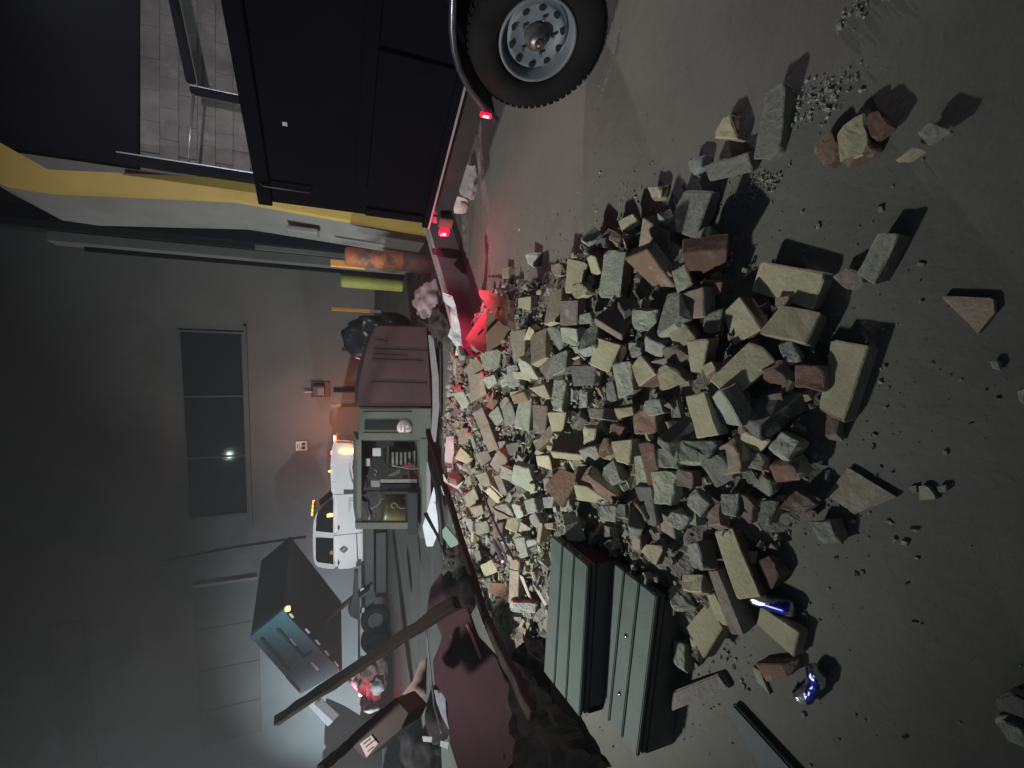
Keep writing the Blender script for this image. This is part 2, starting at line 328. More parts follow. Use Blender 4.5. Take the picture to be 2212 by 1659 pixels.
DATA = """
B y g 1000 725 1390 800 1310 1015 945 905
B y g 1125 1005 1370 1050 1275 1240 985 1180
B y m 930 1235 1065 1365 800 1610 665 1480
B y r 740 1060 845 935 975 1150 815 1250
B r o 480 670 760 640 745 830 560 850
B o p 110 705 245 650 415 870 325 915
B p r 400 760 480 710 530 860 440 915
B t p 440 940 600 885 610 1070 450 1085
B g r 620 1030 735 1015 715 1165 610 1170
B r o 590 850 730 850 720 920 620 945
B g p 375 925 450 930 450 1090 310 1200
B p g 155 1025 300 1035 290 1165 150 1150
B y t 505 1240 640 1235 590 1475 530 1450
B y t 390 1190 480 1105 560 1220 440 1290
B t g 340 1290 430 1260 510 1330 400 1415
B g d 105 1300 195 1240 205 1320 130 1340
B g d 205 1195 350 1260 340 1350 215 1290
B y o 145 1400 200 1325 300 1440 190 1525
B y t 285 1440 400 1370 500 1500 330 1555
B p g 20 1390 130 1370 155 1560 60 1600
B y t 600 1400 660 1345 700 1450 640 1490
B d d 45 960 130 930 190 980 90 1035
B w w 1100 1240 1180 1225 1250 1345 1150 1385
B r m 1215 1400 1395 1400 1395 1560 1215 1530
B r m 1000 1430 1100 1420 1170 1520 1010 1510
H y g 565 530 770 565 630 985 490 930
G p m 540 1095 632 1100 527 1312 405 1250
G m g 330 1295 395 1255 480 1300 400 1350
B y y 1085 950 1175 940 1150 1000 1085 1015
B g m 495 240 665 245 560 540 385 500
B p p 315 400 400 370 420 430 370 450
B g g 555 530 640 485 660 610 520 630
B y t 60 450 155 400 190 470 90 525
B t m 215 430 290 490 240 640 190 610
B m d 290 490 370 490 390 640 280 640
B y t 250 230 340 220 330 290 280 315
B b b 510 70 600 10 600 110 560 175
B g m 620 90 900 10 915 130 640 190
O g g 1655 190 1695 183 1680 335 1630 337
F y t 1345 895 1405 770 1480 760 1500 905
G y r 350 605 470 535 500 690 370 765
G r r 470 540 545 520 600 590 515 650
G o r 230 680 320 610 360 700 290 770
G w g 710 600 770 570 880 610 780 675
G y y 625 745 700 690 745 700 660 765
H t o 1230 255 1520 265 1525 345 1430 460
H t m 550 1430 665 1280 930 1440 700 1535
H y g 1085 1380 1130 1375 1190 1450 1090 1460
H g g 1020 1385 1065 1375 1070 1415 1025 1415
H g g 1190 1380 1240 1375 1245 1410 1200 1415
H p p 1510 640 1560 640 1560 690 1520 680
H p p 1665 820 1707 800 1707 890 1685 870
D y g 500 110 620 85 705 340 570 365
D p g 645 120 725 70 850 295 700 260
D g d 850 250 1040 30 1240 90 950 320
D y g 825 315 1035 400 975 470 820 385
D w t 1030 450 1115 330 1225 390 1130 545
D t y 690 450 820 375 865 585 735 605
D g t 890 470 1020 470 990 580 890 560
D r y 1020 560 1185 545 1262 650 1080 655
D g w 470 390 690 390 620 520 455 530
D g g 305 375 500 220 530 280 360 425
D p g 320 440 445 435 450 560 320 560
D o y 155 190 290 200 300 350 160 340
D y r 20 185 155 170 160 220 40 245
D w g 215 140 320 115 350 210 230 225
D y t 10 400 140 385 125 545 40 520
D r p 190 420 285 410 330 690 255 695
D p g 165 500 210 495 255 690 175 695
D p p 270 590 430 600 400 805 300 790
D m d 430 575 540 600 540 700 440 680
D g g 585 530 720 490 830 620 700 690
D p m 485 785 550 705 645 800 590 880
D w m 730 740 850 740 830 890 740 880
D m m 855 745 945 780 920 930 850 900
D g g 960 785 1095 790 1030 970 985 930
D r r 1110 830 1215 720 1340 800 1250 870
D w w 365 920 420 840 515 890 480 990
D o w 120 800 180 800 235 910 200 940
D d d 165 700 270 700 310 940 250 930
D y r 245 1070 350 1080 300 1200 205 1110
D g d 500 1070 570 1060 610 1240 520 1200
D y r 690 1000 805 980 978 1390 830 1412
D y t 480 1265 605 1265 600 1370 480 1365
D m g 650 1260 710 1255 870 1640 790 1640
D y y 635 1405 690 1400 780 1600 720 1605
E y t 1005 745 1140 580 1225 740 1110 930
D g t 1310 930 1440 915 1490 1060 1390 1080
D t m 640 820 720 800 720 930 640 940
I y t 345 520 610 695 570 860 325 640
E p t 918 835 985 865 990 1040 915 1000
D r r 960 1180 1040 1150 1110 1250 1050 1360
I r r 320 930 560 930 545 1010 400 1050
I p p 295 950 345 980 425 1170 330 1060
I g g 1990 1320 2212 1380 2260 1590 2130 1530
A t o 1120 210 1160 165 1260 220 1240 275
A w w 970 230 1060 160 1110 200 1030 270
A d d 1060 240 1140 220 1140 290 1060 290
A y r 890 365 1010 395 975 570 870 580
A y y 915 540 990 510 1025 580 930 630
A y o 1005 340 1050 325 1105 450 1050 475
A p r 1130 310 1255 330 1220 610 1090 600
A y d 565 620 640 610 640 700 570 680
A t y 770 590 850 560 830 760 735 780
A m m 840 640 945 640 945 800 840 790
A p g 830 815 945 820 940 930 840 900
A g g 750 820 820 810 860 930 830 960
A p p 965 730 1030 715 1040 780 960 790
A p w 1000 830 1090 790 1060 930 950 960
A m m 1070 750 1180 670 1285 770 1235 855
A y o 1080 885 1220 930 1150 1098 1038 1050
A t y 510 840 610 830 600 1010 535 1025
A y y 600 890 640 790 680 840 640 890
A t y 645 870 745 820 740 1000 650 1045
A p y 560 1010 640 1060 690 1150 590 1130
A m d 700 1080 800 990 850 1080 760 1150
A g d 780 1010 880 960 870 1090 790 1120
A p g 310 980 450 960 430 1070 350 1090
A t r 205 1090 290 1010 340 1080 250 1130
A t o 240 1130 330 1110 350 1240 260 1290
A w p 330 1150 410 1120 430 1180 370 1210
A p g 140 1250 205 1230 250 1330 200 1340
A t t 345 1320 380 1275 425 1290 400 1350
A t m 270 1370 330 1350 370 1440 310 1470
A t m 315 1480 370 1450 430 1600 370 1620
A p g 370 1380 430 1330 460 1410 420 1460
A g r 460 1350 520 1300 545 1430 480 1450
A p g 570 1290 650 1280 630 1480 540 1460
A m m 660 1320 750 1330 740 1480 665 1500
A y t 755 1370 870 1370 850 1490 790 1500
A p g 800 1160 880 1160 840 1350 770 1340
A w g 955 1220 1020 1220 1010 1340 965 1330
A m g 1020 1340 1120 1340 1110 1410 1030 1400
A d w 905 1065 1065 1065 1055 1185 920 1190
A w g 490 1070 560 1060 570 1190 490 1200
A y p 530 1100 640 1110 640 1160 540 1140
A o t 520 1260 610 1230 640 1290 540 1310
A t g 640 1210 730 1190 770 1280 700 1260
A y o 985 1460 1070 1470 1060 1590 990 1570
A g d 1140 1180 1180 1170 1210 1290 1140 1290
A t t 460 425 500 420 500 490 460 490
A w w 610 340 680 340 670 420 640 430
A m t 780 400 850 390 850 470 790 470
A m m 590 470 680 420 690 500 600 500
A g g 200 980 240 900 290 960 240 1000
C y o 320 340 355 270 430 340 390 370
C m r 450 310 530 290 550 340 490 390
C m t 545 380 600 290 660 350 600 430
C p p 620 385 690 420 680 490 615 460
C p g 700 385 790 395 860 580 690 500
C y o 848 325 925 325 945 415 860 385
C y y 905 250 950 260 950 300 910 280
C t y 1010 170 1155 195 1140 310 945 290
C t o 810 290 930 130 975 180 850 290
C o y 1230 300 1310 190 1340 290 1290 340
C g p 1130 290 1230 270 1300 400 1200 430
C o y 905 520 1000 415 1125 450 1015 655
C r y 1140 490 1190 455 1380 590 1350 635
C y t 1100 520 1190 535 1340 640 1120 610
C g g 1260 430 1350 350 1400 480 1340 510
C g y 1260 645 1370 655 1360 750 1270 745
C t y 455 450 520 430 550 520 490 520
C y t 515 560 560 520 630 590 600 640
C m m 570 460 610 450 650 560 620 580
C t o 375 590 440 540 485 640 405 660
C t g 410 665 490 648 500 700 450 725
C t o 270 430 370 450 330 520 290 500
C y t 640 735 745 725 715 825 640 790
C m w 560 660 650 640 700 720 600 740
C y y 485 1040 565 1000 590 1080 510 1110
C o r 520 1150 660 1160 640 1250 530 1210
C t m 680 990 735 1000 725 1270 668 1270
C w r 670 1280 840 1290 840 1350 680 1340
C w w 780 880 840 870 850 900 790 920
C y y 905 765 960 760 955 800 905 795
C y y 865 760 890 770 870 890 850 880
C w w 1020 700 1080 680 1140 760 1030 790
C g p 700 870 770 860 790 980 740 990
C g g 390 730 430 740 430 830 390 810
C g d 1450 780 1550 790 1520 880 1460 870
C g g 1370 650 1430 640 1430 760 1390 760
C y y 1140 400 1170 450 1150 480 1130 470
C g m 440 770 520 750 540 820 450 840
C m g 560 770 630 760 620 850 570 850
C g g 770 620 830 600 850 690 790 700
C p g 1000 610 1060 600 1060 680 1010 680
C g g 890 600 960 590 960 660 900 660
C w g 690 640 740 650 760 720 720 730
C g g 800 720 850 700 870 770 830 800
C t m 340 140 400 150 400 230 345 240
"""
KINDW = {'y': 'cream', 'p': 'pale mortar-covered', 'g': 'grey', 'w': 'chalky white', 'r': 'dark red', 'o': 'orange-red', 't': 'dusty tan',
         'm': 'mauve-brown', 'd': 'dark grey', 'b': 'blue-grey'}
KQ = 1.10                                               # picture corners were read inside the worn edges
ROCKS = []                                              # (object, colour, size word, picture x, picture y)
def add_rock(bm, P, c1, c2, L, px, extra=None):
    loc = P.copy(); bm.transform(Matrix.Translation(-loc))
    size = 'whole' if L > 0.165 else ('half' if L > 0.1 else ('piece' if L > 0.055 else 'chip'))
    name = {'whole': 'brick', 'half': 'half_brick', 'piece': 'brick_fragment', 'chip': 'brick_chip'}[size]
    if c1 in 'wb' or (c1 == 'g' and c2 == 'g'): name = 'mortar_lump'
    o = obj(name, bm, [M[c1], M[c2], M['K'] if c1 in 'yrotm' else M[c1]], loc=loc)
    x, y = to_px(loc); ROCKS.append((o, c1, size, x, y, name, extra)); return o
def build_heap():
    big = [Vector((p.x, p.y, 0)) for p in OUT]
    for i, ln in enumerate(DATA.strip().splitlines()):
        f = ln.split(); r, c1, c2 = f[:3]; v = [float(k) for k in f[3:]]; q = [(v[k], v[k + 1]) for k in range(0, 8, 2)]
        cx, cy = sum(v[::2]) / 4, sum(v[1::2]) / 4; q.sort(key=lambda c: math.atan2(c[1] - cy, c[0] - cx)); q = [(cx + (a - cx) * KQ, cy + (b - cy) * KQ) for a, b in q]; g = at_z(r, cx, cy, 0.06); e = edge_dist(g.x, g.y)
        prior = Vector((0.02, -0.18, 1)).normalized() if e > 0 else Vector((0, 0, 1))
        lift = 0.035 if e > 0.1 else 0.058
        if r in 'H' and c1 in 'ot' and c2 in 'om': lift = 0.024; prior = Vector((0, 0, 1))
        if r in 'GHI' and abs(v[0] - v[2]) + abs(v[1] - v[3]) < 90: lift = 0.02
        n, pts, l, P = fit(r, q, lift, prior, 0.35 if e > 0.1 else (9 if lift < 0.03 else 1.2))
        L, S = max(l[0], l[1]), min(l[0], l[1])
        th = 0.1 if S < 0.072 and L > 0.12 else 0.062
        if L < 0.09: th = min(th, S * 0.8)
        if e <= 0.1: th = max(0.012, min(th, P.z / max(n.z, 0.5) - 0.002))
        X1, Y1 = ov(r, v[0], v[1]); X2, Y2 = ov(r, v[4], v[5]); px = math.hypot(X1 - X2, Y1 - Y2)
        bm = rough_block(pts, n, th, 0, i + 1, px, 2, broken=(c1 in 'gwp' or L < 0.12))
        add_rock(bm, P - n * th / 2, c1, c2, L, px)
# ================================================================== the setting
M['wall'] = mat('plastered_wall', (0.165, 0.165, 0.155), (0.115, 0.115, 0.108), 0.35, 0.9, 0.15, 12, c3=(0.155, 0.153, 0.145), c3amt=0.5, c3scale=0.5)
M['brown'] = mat('brown_panel_paint', (0.115, 0.105, 0.085), (0.09, 0.082, 0.068), 0.8, 0.8, 0.1, 12)
M['glass'] = mat('dark_window_glass', (0.012, 0.013, 0.015), rough=0.06, spec=0.8)
M['frame'] = mat('grey_window_frame', (0.10, 0.10, 0.10), (0.08, 0.08, 0.08), 4, 0.6)
M['yellow'] = mat('yellow_paint', (0.58, 0.43, 0.11), (0.50, 0.37, 0.095), 2.2, 0.6, 0.12, 18, c3=(0.40, 0.33, 0.18), c3amt=0.63, c3scale=6)
M['greyp'] = mat('grey_column_paint', (0.24, 0.24, 0.225), (0.19, 0.19, 0.18), 1.8, 0.8, 0.2, 14, c3=(0.14, 0.13, 0.12), c3amt=0.63, c3scale=3.5)
M['block'] = mat('concrete_block', (0.27, 0.265, 0.25), (0.20, 0.195, 0.185), 5, 0.95, 0.5, 40, c3=(0.34, 0.33, 0.31), c3amt=0.57, c3scale=4, rnd=0.10)
M['darkclad'] = mat('dark_cladding', (0.008, 0.008, 0.012), (0.011, 0.011, 0.016), 1.5, 0.9, 0.1, 10, spec=0.05)
M['seal'] = mat('pale_sealant', (0.36, 0.35, 0.33))
M['orangep'] = mat('worn_orange_paint', (0.42, 0.13, 0.05), (0.30, 0.10, 0.05), 9, 0.7, 0.4, 30, c3=(0.09, 0.07, 0.06), c3amt=0.48, c3scale=5)
M['darkred'] = mat('rusted_base_paint', (0.13, 0.05, 0.04), (0.07, 0.045, 0.04), 9, 0.8, 0.4, 30)
M['limey'] = mat('worn_lime_yellow_paint', (0.33, 0.32, 0.06), (0.25, 0.25, 0.06), 8, 0.6, 0.2, 25, c3=(0.15, 0.15, 0.07), c3amt=0.60, c3scale=6)
M['amberp'] = mat('amber_reflective_paint', (0.75, 0.36, 0.08), (0.65, 0.3, 0.07), 12, 0.4)

g = bmesh.new()
bmesh.ops.create_grid(g, x_segments=60, y_segments=60, size=60)
for v in g.verts: v.co.y += 20
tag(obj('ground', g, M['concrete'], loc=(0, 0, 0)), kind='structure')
# saw-cut joints of the yard slabs, a few mm deep strips of darker filler
M['joint'] = mat('tar_joint', (0.05, 0.048, 0.045), (0.08, 0.078, 0.07), 9, 0.9)
jb = bmesh.new()
for (x0, y0, x1, y1) in ((-20, 7.6, 2.2, 7.9), (-20, 12.4, 6, 12.6), (-4.5, 5, -6.5, 17), (1.9, 9.5, 1.3, 17)):
    d = Vector((x1 - x0, y1 - y0, 0)); n = Vector((-d.y, d.x, 0)).normalized() * 0.012
    a = Vector((x0, y0, 0.004)); b = Vector((x1, y1, 0.004))
    jb.faces.new([jb.verts.new(a - n), jb.verts.new(b - n), jb.verts.new(b + n), jb.verts.new(a + n)])
tag(obj('slab_joints', jb, M['joint'], loc=(0, 0, 0)), kind='structure')

# ---- far warehouse wall
WY, WS = 17.2, 0.18
wrz = math.atan(-WS); WL = thing('warehouse_wall', 'tall plastered warehouse wall closing the yard behind the white truck', 'wall', (0, WY, 0), wrz)
wn = Vector((math.sin(-wrz), math.cos(wrz), 0)); WP = Vector((0, WY, 0))
def onwall(r, x, y):
    return MX[WL.name].inverted() @ at_plane(r, x, y, WP, wn)
obj('wall_face', bx(-22, 12, 0, 0.4, 0, 15), M['wall'], WL)
a, b = onwall('O', 385, 712), onwall('O', 540, 1108)
x0, x1 = sorted((a.x, b.x)); z1, z0 = a.z, (onwall('O', 525, 712).z + b.z) / 2
wf = bmesh.new(); fr = 0.06
for (p, q, u, v) in ((x0, x1, z1 - fr, z1), (x0, x1, z0, z0 + fr), (x0, x0 + fr, z0 + fr, z1 - fr), (x1 - fr, x1, z0 + fr, z1 - fr)): bx(p, q, -0.09, 0.0 - 0.001, u, v, bm=wf)
wo = obj('window', wf, M['frame'], WL)
for k in range(3):
    s0 = x0 + fr + (x1 - x0 - 2 * fr) * k / 3; s1 = x0 + fr + (x1 - x0 - 2 * fr) * (k + 1) / 3
    p = obj('pane', bx(s0 + 0.02, s1 - 0.02, -0.03, -0.004, z0 + fr + .001, z1 - fr - .001), M['glass'], wo)
    if k: obj('mullion', bx(s0 - 0.02, s0 + 0.02, -0.07, -0.004, z0 + fr + .001, z1 - fr - .001), M['frame'], wo)
obj('sill', bx(x0 - 0.5, x1 + 0.2, -0.16, -0.001, z0 - 0.1, z0 - 0.005), M['frame'], WL)
a, b = onwall('O', 418, 1268), onwall('O', 556, 1252)
obj('infill_panel', bx(a.x - 6.4, a.x, -0.05, -0.001, b.z, a.z, 0.01), M['brown'], WL)
obj('panel_edge', bx(a.x + 0.002, a.x + 0.10, -0.09, -0.001, b.z, a.z), M['greyp'], WL)
for k in range(1, 4): obj('panel_seam', bx(a.x - 1.65 * k, a.x - 1.65 * k + 0.02, -0.056, -0.0505, b.z + .01, a.z - .01), M['darkclad'], WL)
a, b = onwall('O', 105, 1350), onwall('O', 183, 1360)
obj('upper_louvre', bx(a.x - 9, a.x, -0.06, -0.001, b.z, a.z, 0.01), M['brown'], WL)
a, b = onwall('O', 345, 1212), onwall('O', 661, 1160)
obj('cable', tube([(a.x, -0.02, a.z), ((a.x + b.x) / 2 + 0.05, -0.02, (a.z + b.z) / 2), (b.x, -0.02, b.z)], 0.018, seg=6), M['darkclad'], WL)
a = onwall('O', 652, 963); c = MX[WL.name] @ Vector((a.x, -0.012, a.z))
s = thing('wall_sign', 'small square white notice with black pictograms on the far wall', 'sign', c - Vector((0, 0, 0.17)), wrz)
obj('plate', bx(-0.17, 0.17, -0.01, 0.01, 0, 0.36, 0.004), mat('white_sign', (0.62, 0.62, 0.62), rough=0.5), s)
pb = bmesh.new()
for (p, q, u, v) in ((-0.12, 0.12, 0.23, 0.25), (-0.12, -0.02, 0.06, 0.18), (0.02, 0.12, 0.06, 0.18), (-0.08, 0.08, 0.29, 0.32)): bx(p, q, -0.013, -0.0102, u, v, bm=pb)
obj('printed_marks', pb, M['black'], s)
# alarm housing on the wall; its red halo is painted as a plate
a = onwall('O', 700, 832); c = MX[WL.name] @ Vector((a.x, 0, a.z))
s = thing('alarm_box', 'dark alarm box on a plate coloured as its red glow high on the far wall', 'alarm box', c - Vector((0, 0, 0.3)), wrz)
obj('red_glow_plate', bx(-0.42, 0.15, -0.05, -0.002, 0.1, 0.72, 0.02), mat('painted_red_glow', (0.10, 0.012, 0.015), (0.08, 0.01, 0.012), 3, 0.6), s)
obj('housing', bx(-0.36, 0.02, -0.25, -0.052, 0.28, 0.66, 0.02), M['black'], s)
obj('spout', tube([(-0.2, -0.15, 0.661), (-0.2, -0.15, 0.95)], 0.04, seg=8), M['seal'], s)
obj('cover', bx(-0.30, -0.05, -0.27, -0.2505, 0.30, 0.5, 0.004), M['greyp'], s)
obj('downpipe', tube([(-0.18, -0.08, -1.5), (-0.18, -0.08, -0.01)], 0.07, seg=8), M['darkclad'], s)

# ---- right-hand building: yellow column, block wall, open bay
RB = thing('depot_building', 'grey depot building with a yellow painted corner column and block wall', 'building', (2.45, 6.9, 0))
def P3(x, y, z): return Vector((x, y, z))
Yc = 6.9
q = [at_y('O', *p, Yc) for p in ((930, 477), (930, 507), (500, 430), (100, 411), (0, 395), (-140, 320), (-140, 215), (0, 308), (103, 366), (500, 385))]
q[0].z = q[1].z = 0.0
col = obj('column_face', prism(q, (0, 0.12, 0)), M['yellow'], RB, world=True)
xl0, xl1, xl2 = q[1].x, q[2].x, q[3].x
sd_ = [P3(q[i].x + 0.002, Yc + 0.1205, q[i].z) for i in (1, 2, 3, 4, 5)]
top = [P3(2.7, Yc + 0.1205, q[5].z), P3(2.7, Yc + 0.1205, 0)]
obj('column_side', prism(sd_ + top, (0, 1.15, 0)), M['greyp'], RB, world=True)
obj('reveal_trim', bx(2.26, 2.46, 8.18, 8.32, 0, 7.5), M['darkclad'], RB, world=True)
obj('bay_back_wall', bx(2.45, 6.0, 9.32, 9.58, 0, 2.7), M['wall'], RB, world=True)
obj('bay_upper_wall', bx(2.45, 6.0, 9.30, 9.56, 2.702, 8.5), M['hole'], RB, world=True)  # unlit upper bay: its shade put in as near-black colour
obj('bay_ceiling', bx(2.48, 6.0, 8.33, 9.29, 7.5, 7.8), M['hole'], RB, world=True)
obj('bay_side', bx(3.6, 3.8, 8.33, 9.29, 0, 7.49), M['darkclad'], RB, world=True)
obj('jamb', bx(2.27, 2.44, 9.35, 9.62, 0, 5.6, 0.01), mat('dim_jamb_paint', (0.14, 0.138, 0.13), (0.11, 0.108, 0.10), 3, 0.8), RB, world=True)
obj('jamb_edge', bx(2.20, 2.268, 9.52, 9.58, 0, 5.2), M['darkclad'], RB, world=True)
# junction box on the column side
a = at_plane('O', 655, 500, P3(2.3, 7.5, 0), P3(1, 0, 0))
obj('access_cover', bx(a.x - 0.05, a.x + 0.03, a.y - 0.14, a.y + 0.12, a.z - 0.22, a.z + 0.22, 0.02), M['greyp'], RB, world=True)
wallc = obj('block_wall', bx(2.72, 11, 7.06, 7.3, 0, 3.66), M['greyp'], RB, world=True)
fr_ = random.Random(3); mesh_b = None
for r_ in range(9, 18):
    for c_ in range(0, 9):
        x = 2.75 + c_ * 0.402 + (0.2 if r_ % 2 else 0); z = 0.0 + r_ * 0.203
        if mesh_b is None:
            ob = obj('concrete_block', bx(0, 0.398, -0.03, 0.0, 0, 0.2, 0.003), M['block'], RB); mesh_b = ob.data; 
        else:
            ob = bpy.data.objects.new('concrete_block', mesh_b); COL.objects.link(ob); ob.parent = RB
        ob.location = P3(x, 7.058 + fr_.uniform(-0.004, 0.002), z) - P3(2.45, 6.9, 0)
obj('upper_cladding', bx(2.72, 11, 6.98, 7.3, 3.662, 9), M['darkclad'], RB, world=True)
# steel posts and rail in front of the block wall
M['galv'] = mat('galvanised_edge', (0.50, 0.50, 0.55), (0.4, 0.4, 0.45), 8, 0.35, metal=0.6)
def post(Xt, Yt, yy, w, label):
    t = at_y('O', Xt, Yt, yy); p = thing('steel_post', label, 'post', (t.x, yy, 0))
    obj('channel', bx(-w, 0, 0, 0.1, 0, t.z, 0.006), M['darkclad'], p); obj('flange', bx(0.001, 0.016, -0.004, 0.1, 0.0, t.z, 0.003), M['galv'], p); return t
pa = post(250, 329, 6.6, 0.10, 'taller black steel post with a bright edge, next to the yellow column')
pb_ = post(409, 184, 6.6, 0.06, 'shorter black steel post joined to the rail behind the dump trailer')
rl = thing('steel_rail', 'thin steel rail running between the posts above the dump trailer', 'rail', (pa.x, 6.6, 0))
obj('pipe', tube([(pa.x + 0.02, 6.66, pb_.z + 0.03), (pb_.x - 0.065, 6.66, pb_.z - 0.03)], 0.016, seg=8), M['galv'], rl, world=True)
e = at_y('O', 350, -120, 6.55)
obj('brace', tube([(pb_.x + 0.02, 6.55, pb_.z - 0.03), (e.x, 6.55, e.z)], 0.055, seg=8), M['darkclad'], rl, world=True)
# ---- bollards and amber strips
def bollard(x, y, h, r, parts, name, label):
    t = thing(name, label, 'bollard', (x, y, 0), 0, 'bollards by the depot doorway')
    for nm, z0, z1, m_ in parts:
        obj(nm, lathe([(r * 0.97, z0), (r, z0 + 0.02), (r, z1 - 0.05), (r * 0.9, z1 - 0.01), (r * 0.6, z1)] if z1 >= h - 0.01 else [(r, z0), (r, z1)], 24), m_, t, smooth=True)
a = at_z('O', 932, 572, 0.0); zt = at_y('O', 745, 572, a.y - 0.15).z
bollard(a.x, a.y, zt, 0.13, (('rusty_base', 0, 0.42, M['darkred']), ('painted_shaft', 0.421, zt, M['orangep'])), 'bollard', 'thick worn orange bollard with a rusty dark base beside the grey column')
a = at_z('O', 869, 615, 0.0); zt = at_y('O', 736, 615, a.y - 0.15).z
bollard(a.x, a.y, zt, 0.15, (('painted_shaft', 0, zt, M['limey']),), 'bollard', 'worn lime-yellow bollard standing between the orange bollard and the machine')
def amber(Xt, Xb, Yc_, yy, label, zb=None):
    t = at_y('O', Xt, Yc_, yy); b_ = at_y('O', Xb, Yc_, yy)
    s = thing('guide_post', label, 'guide post', (t.x, yy, 0), 0, 'amber guide posts')
    z0 = max(0, min(b_.z, 0.9))
    obj('reflective_strip', bx(-0.055, 0.055, -0.03, 0.03, z0, t.z, 0.01), M['amberp'], s)
    if z0 > 0.02: obj('stem', bx(-0.04, 0.04, -0.025, 0.025, 0, z0 - 0.001), M['greyp'], s)
amber(714, 748, 568, 7.6, 'short amber guide post directly behind the orange bollard')
amber(716, 800, 667, 14.5, 'amber guide post between the lime bollard and the dark bag')
amber(715, 773, 876, 14.5, 'amber guide post behind the machine, under the alarm box')
amber(716, 745, 1, 14.5, 'x') if False else None
# ---- floodlights on stands (the lamps that light the yard; outside the picture)
def flood(P, aim, label, zb=0.0):
    t = thing('floodlight', label, 'floodlight', (P[0], P[1], 0), 0, 'work floodlights'); v = Vector(aim) - Vector(P); v.normalize()
    back = Vector(P) - v * 0.16 - Vector((P[0], P[1], 0))
    obj('mast', tube([(back.x, back.y, zb), (back.x, back.y, back.z)], 0.03, seg=8), M['black'], t)
    R = basis(v.orthogonal(), v)
    b2 = bmesh.new(); box(b2, back, (0.34, 0.28, 0.08), R, 0.01); obj('lamp_head', b2, M['black'], t)
    for k in range(3):
        an = k * 2.094; obj('leg', tube([(back.x, back.y, zb + 0.6 * min(1, (back.z - zb) / 1.2)), (back.x + math.cos(an) * 0.5, back.y + math.sin(an) * 0.5, zb + 0.02)], 0.02, seg=6), M['black'], t)
flood(KEY, (0.1, 2.6, 0), 'work floodlight on a tall stand left of the brick heap')
flood(WALLL, (-7, 17.5, 3), 'work floodlight on a stand lighting the far wall')
flood(SIDEL, (2.9, 7.1, 1.3), 'added unseen floodlight on a mast standing in the dump trailer bed', 0.66)
flood(FARL, (-8, 18, 1), 'work floodlight on a stand close to the far wall')
flood(LOWL, (1.2, 3.4, 0.0), 'low work floodlight standing on the ground behind the trailer', 0.02)

# street lamp behind the viewer; its lens is the small glint in the far window
wpt = at_plane('O', 500, 980, WP - wn * 0.03, wn); tgt = CAM + (wpt - CAM) * 1.9; LP_ = tgt - wn * (2 * (tgt - (WP - wn * 0.03)).dot(wn))
sl = thing('street_lamp', 'tall street lamp behind the camera position, lit with a cold white lens', 'street lamp', (LP_.x, LP_.y, 0))
obj('pole', tube([(0, 0, 0), (0, 0, LP_.z + 0.3)], 0.07, seg=10, r2=0.04), M['black'], sl)
obj('lamp_head', bx(-0.25, 0.25, -0.05, 0.45, LP_.z + 0.16, LP_.z + 0.30, 0.03), M['black'], sl)
obj('lamp_lens', bx(-0.13, 0.13, 0.06, 0.30, LP_.z - 0.0, LP_.z + 0.158, 0.02), mat('lit_white_lens', (0.8, 0.9, 0.85), emit=(0.75, 1.0, 0.9), estr=60.0), sl)
# ================================================================== navy dump trailer at the right
M['navy'] = mat('navy_trailer_paint', (0.003, 0.003, 0.006), (0.004, 0.004, 0.008), 2.5, 0.75, 0.05, 8, c3=(0.008, 0.008, 0.012), c3amt=0.66, c3scale=3, spec=0.03)
A0 = Vector((1.45, 4.05, 0)); trz = math.atan2(-0.91, 0.41)
TR = thing('dump_trailer', 'navy blue high-sided dump trailer with lit red tail lamps, standing by the heap', 'trailer', A0, trz)
def T(r, X, Y, yl):           # picture point on the trailer's local plane y = yl
    n = Vector((math.sin(-trz), math.cos(trz), 0)); P = A0 + n * yl
    return MX[TR.name].inverted() @ at_plane(r, X, Y, P, n)
ZB, ZT = 0.60, 1.93
obj('side_wall', bx(0, 4.6, 0, 0.05, ZB, ZT, 0.008), M['navy'], TR)
obj('side_wall', bx(0, 4.6, 1.95, 2.0, ZB, ZT, 0.008), M['navy'], TR)
obj('tailgate', bx(0.0, 0.05, 0.051, 1.949, ZB, ZT - 0.03, 0.006), M['navy'], TR)
obj('front_wall', bx(4.55, 4.6, 0.051, 1.949, ZB, ZT), M['navy'], TR)
obj('floor', bx(0.051, 4.549, 0.051, 1.949, ZB, ZB + 0.05), M['navy'], TR)
obj('top_rail', bx(-0.01, 4.6, -0.035, -0.001, ZT - 0.09, ZT + 0.01, 0.008), M['navy'], TR)
obj('bottom_rail', bx(-0.02, 4.6, -0.045, -0.001, ZB - 0.02, ZB + 0.05, 0.006), M['navy'], TR)
obj('rail_edge', bx(-0.02, 4.6, -0.05, -0.0455, ZB - 0.015, ZB + 0.0), M['galv'], TR)
obj('stiffener', bx(0.3, 4.5, -0.016, -0.001, 1.14, 1.23, 0.004), M['navy'], TR)
for x in (0.02, 1.3, 2.5): obj('side_stake', bx(x, x + 0.08, -0.03, -0.001, ZB + 0.052, 1.138, 0.005), M['navy'], TR)
obj('grab_handle', tube([(0.22, -0.03, 1.55), (0.22, -0.06, 1.57), (0.22, -0.06, 1.88), (0.22, -0.03, 1.9)], 0.009, seg=6), M['black'], TR)
obj('sticker', bx(0.72, 0.75, -0.004, -0.001, 1.68, 1.71), M['seal'], TR)
obj('frame', bx(0.05, 4.6, 0.25, 0.37, 0.44, 0.598), M['black'], TR); obj('frame', bx(0.05, 4.6, 1.6, 1.72, 0.44, 0.598), M['black'], TR)
obj('frame', bx(0.05, 1.5, 0.03, 0.13, 0.40, 0.578, 0.006), M['black'], TR)
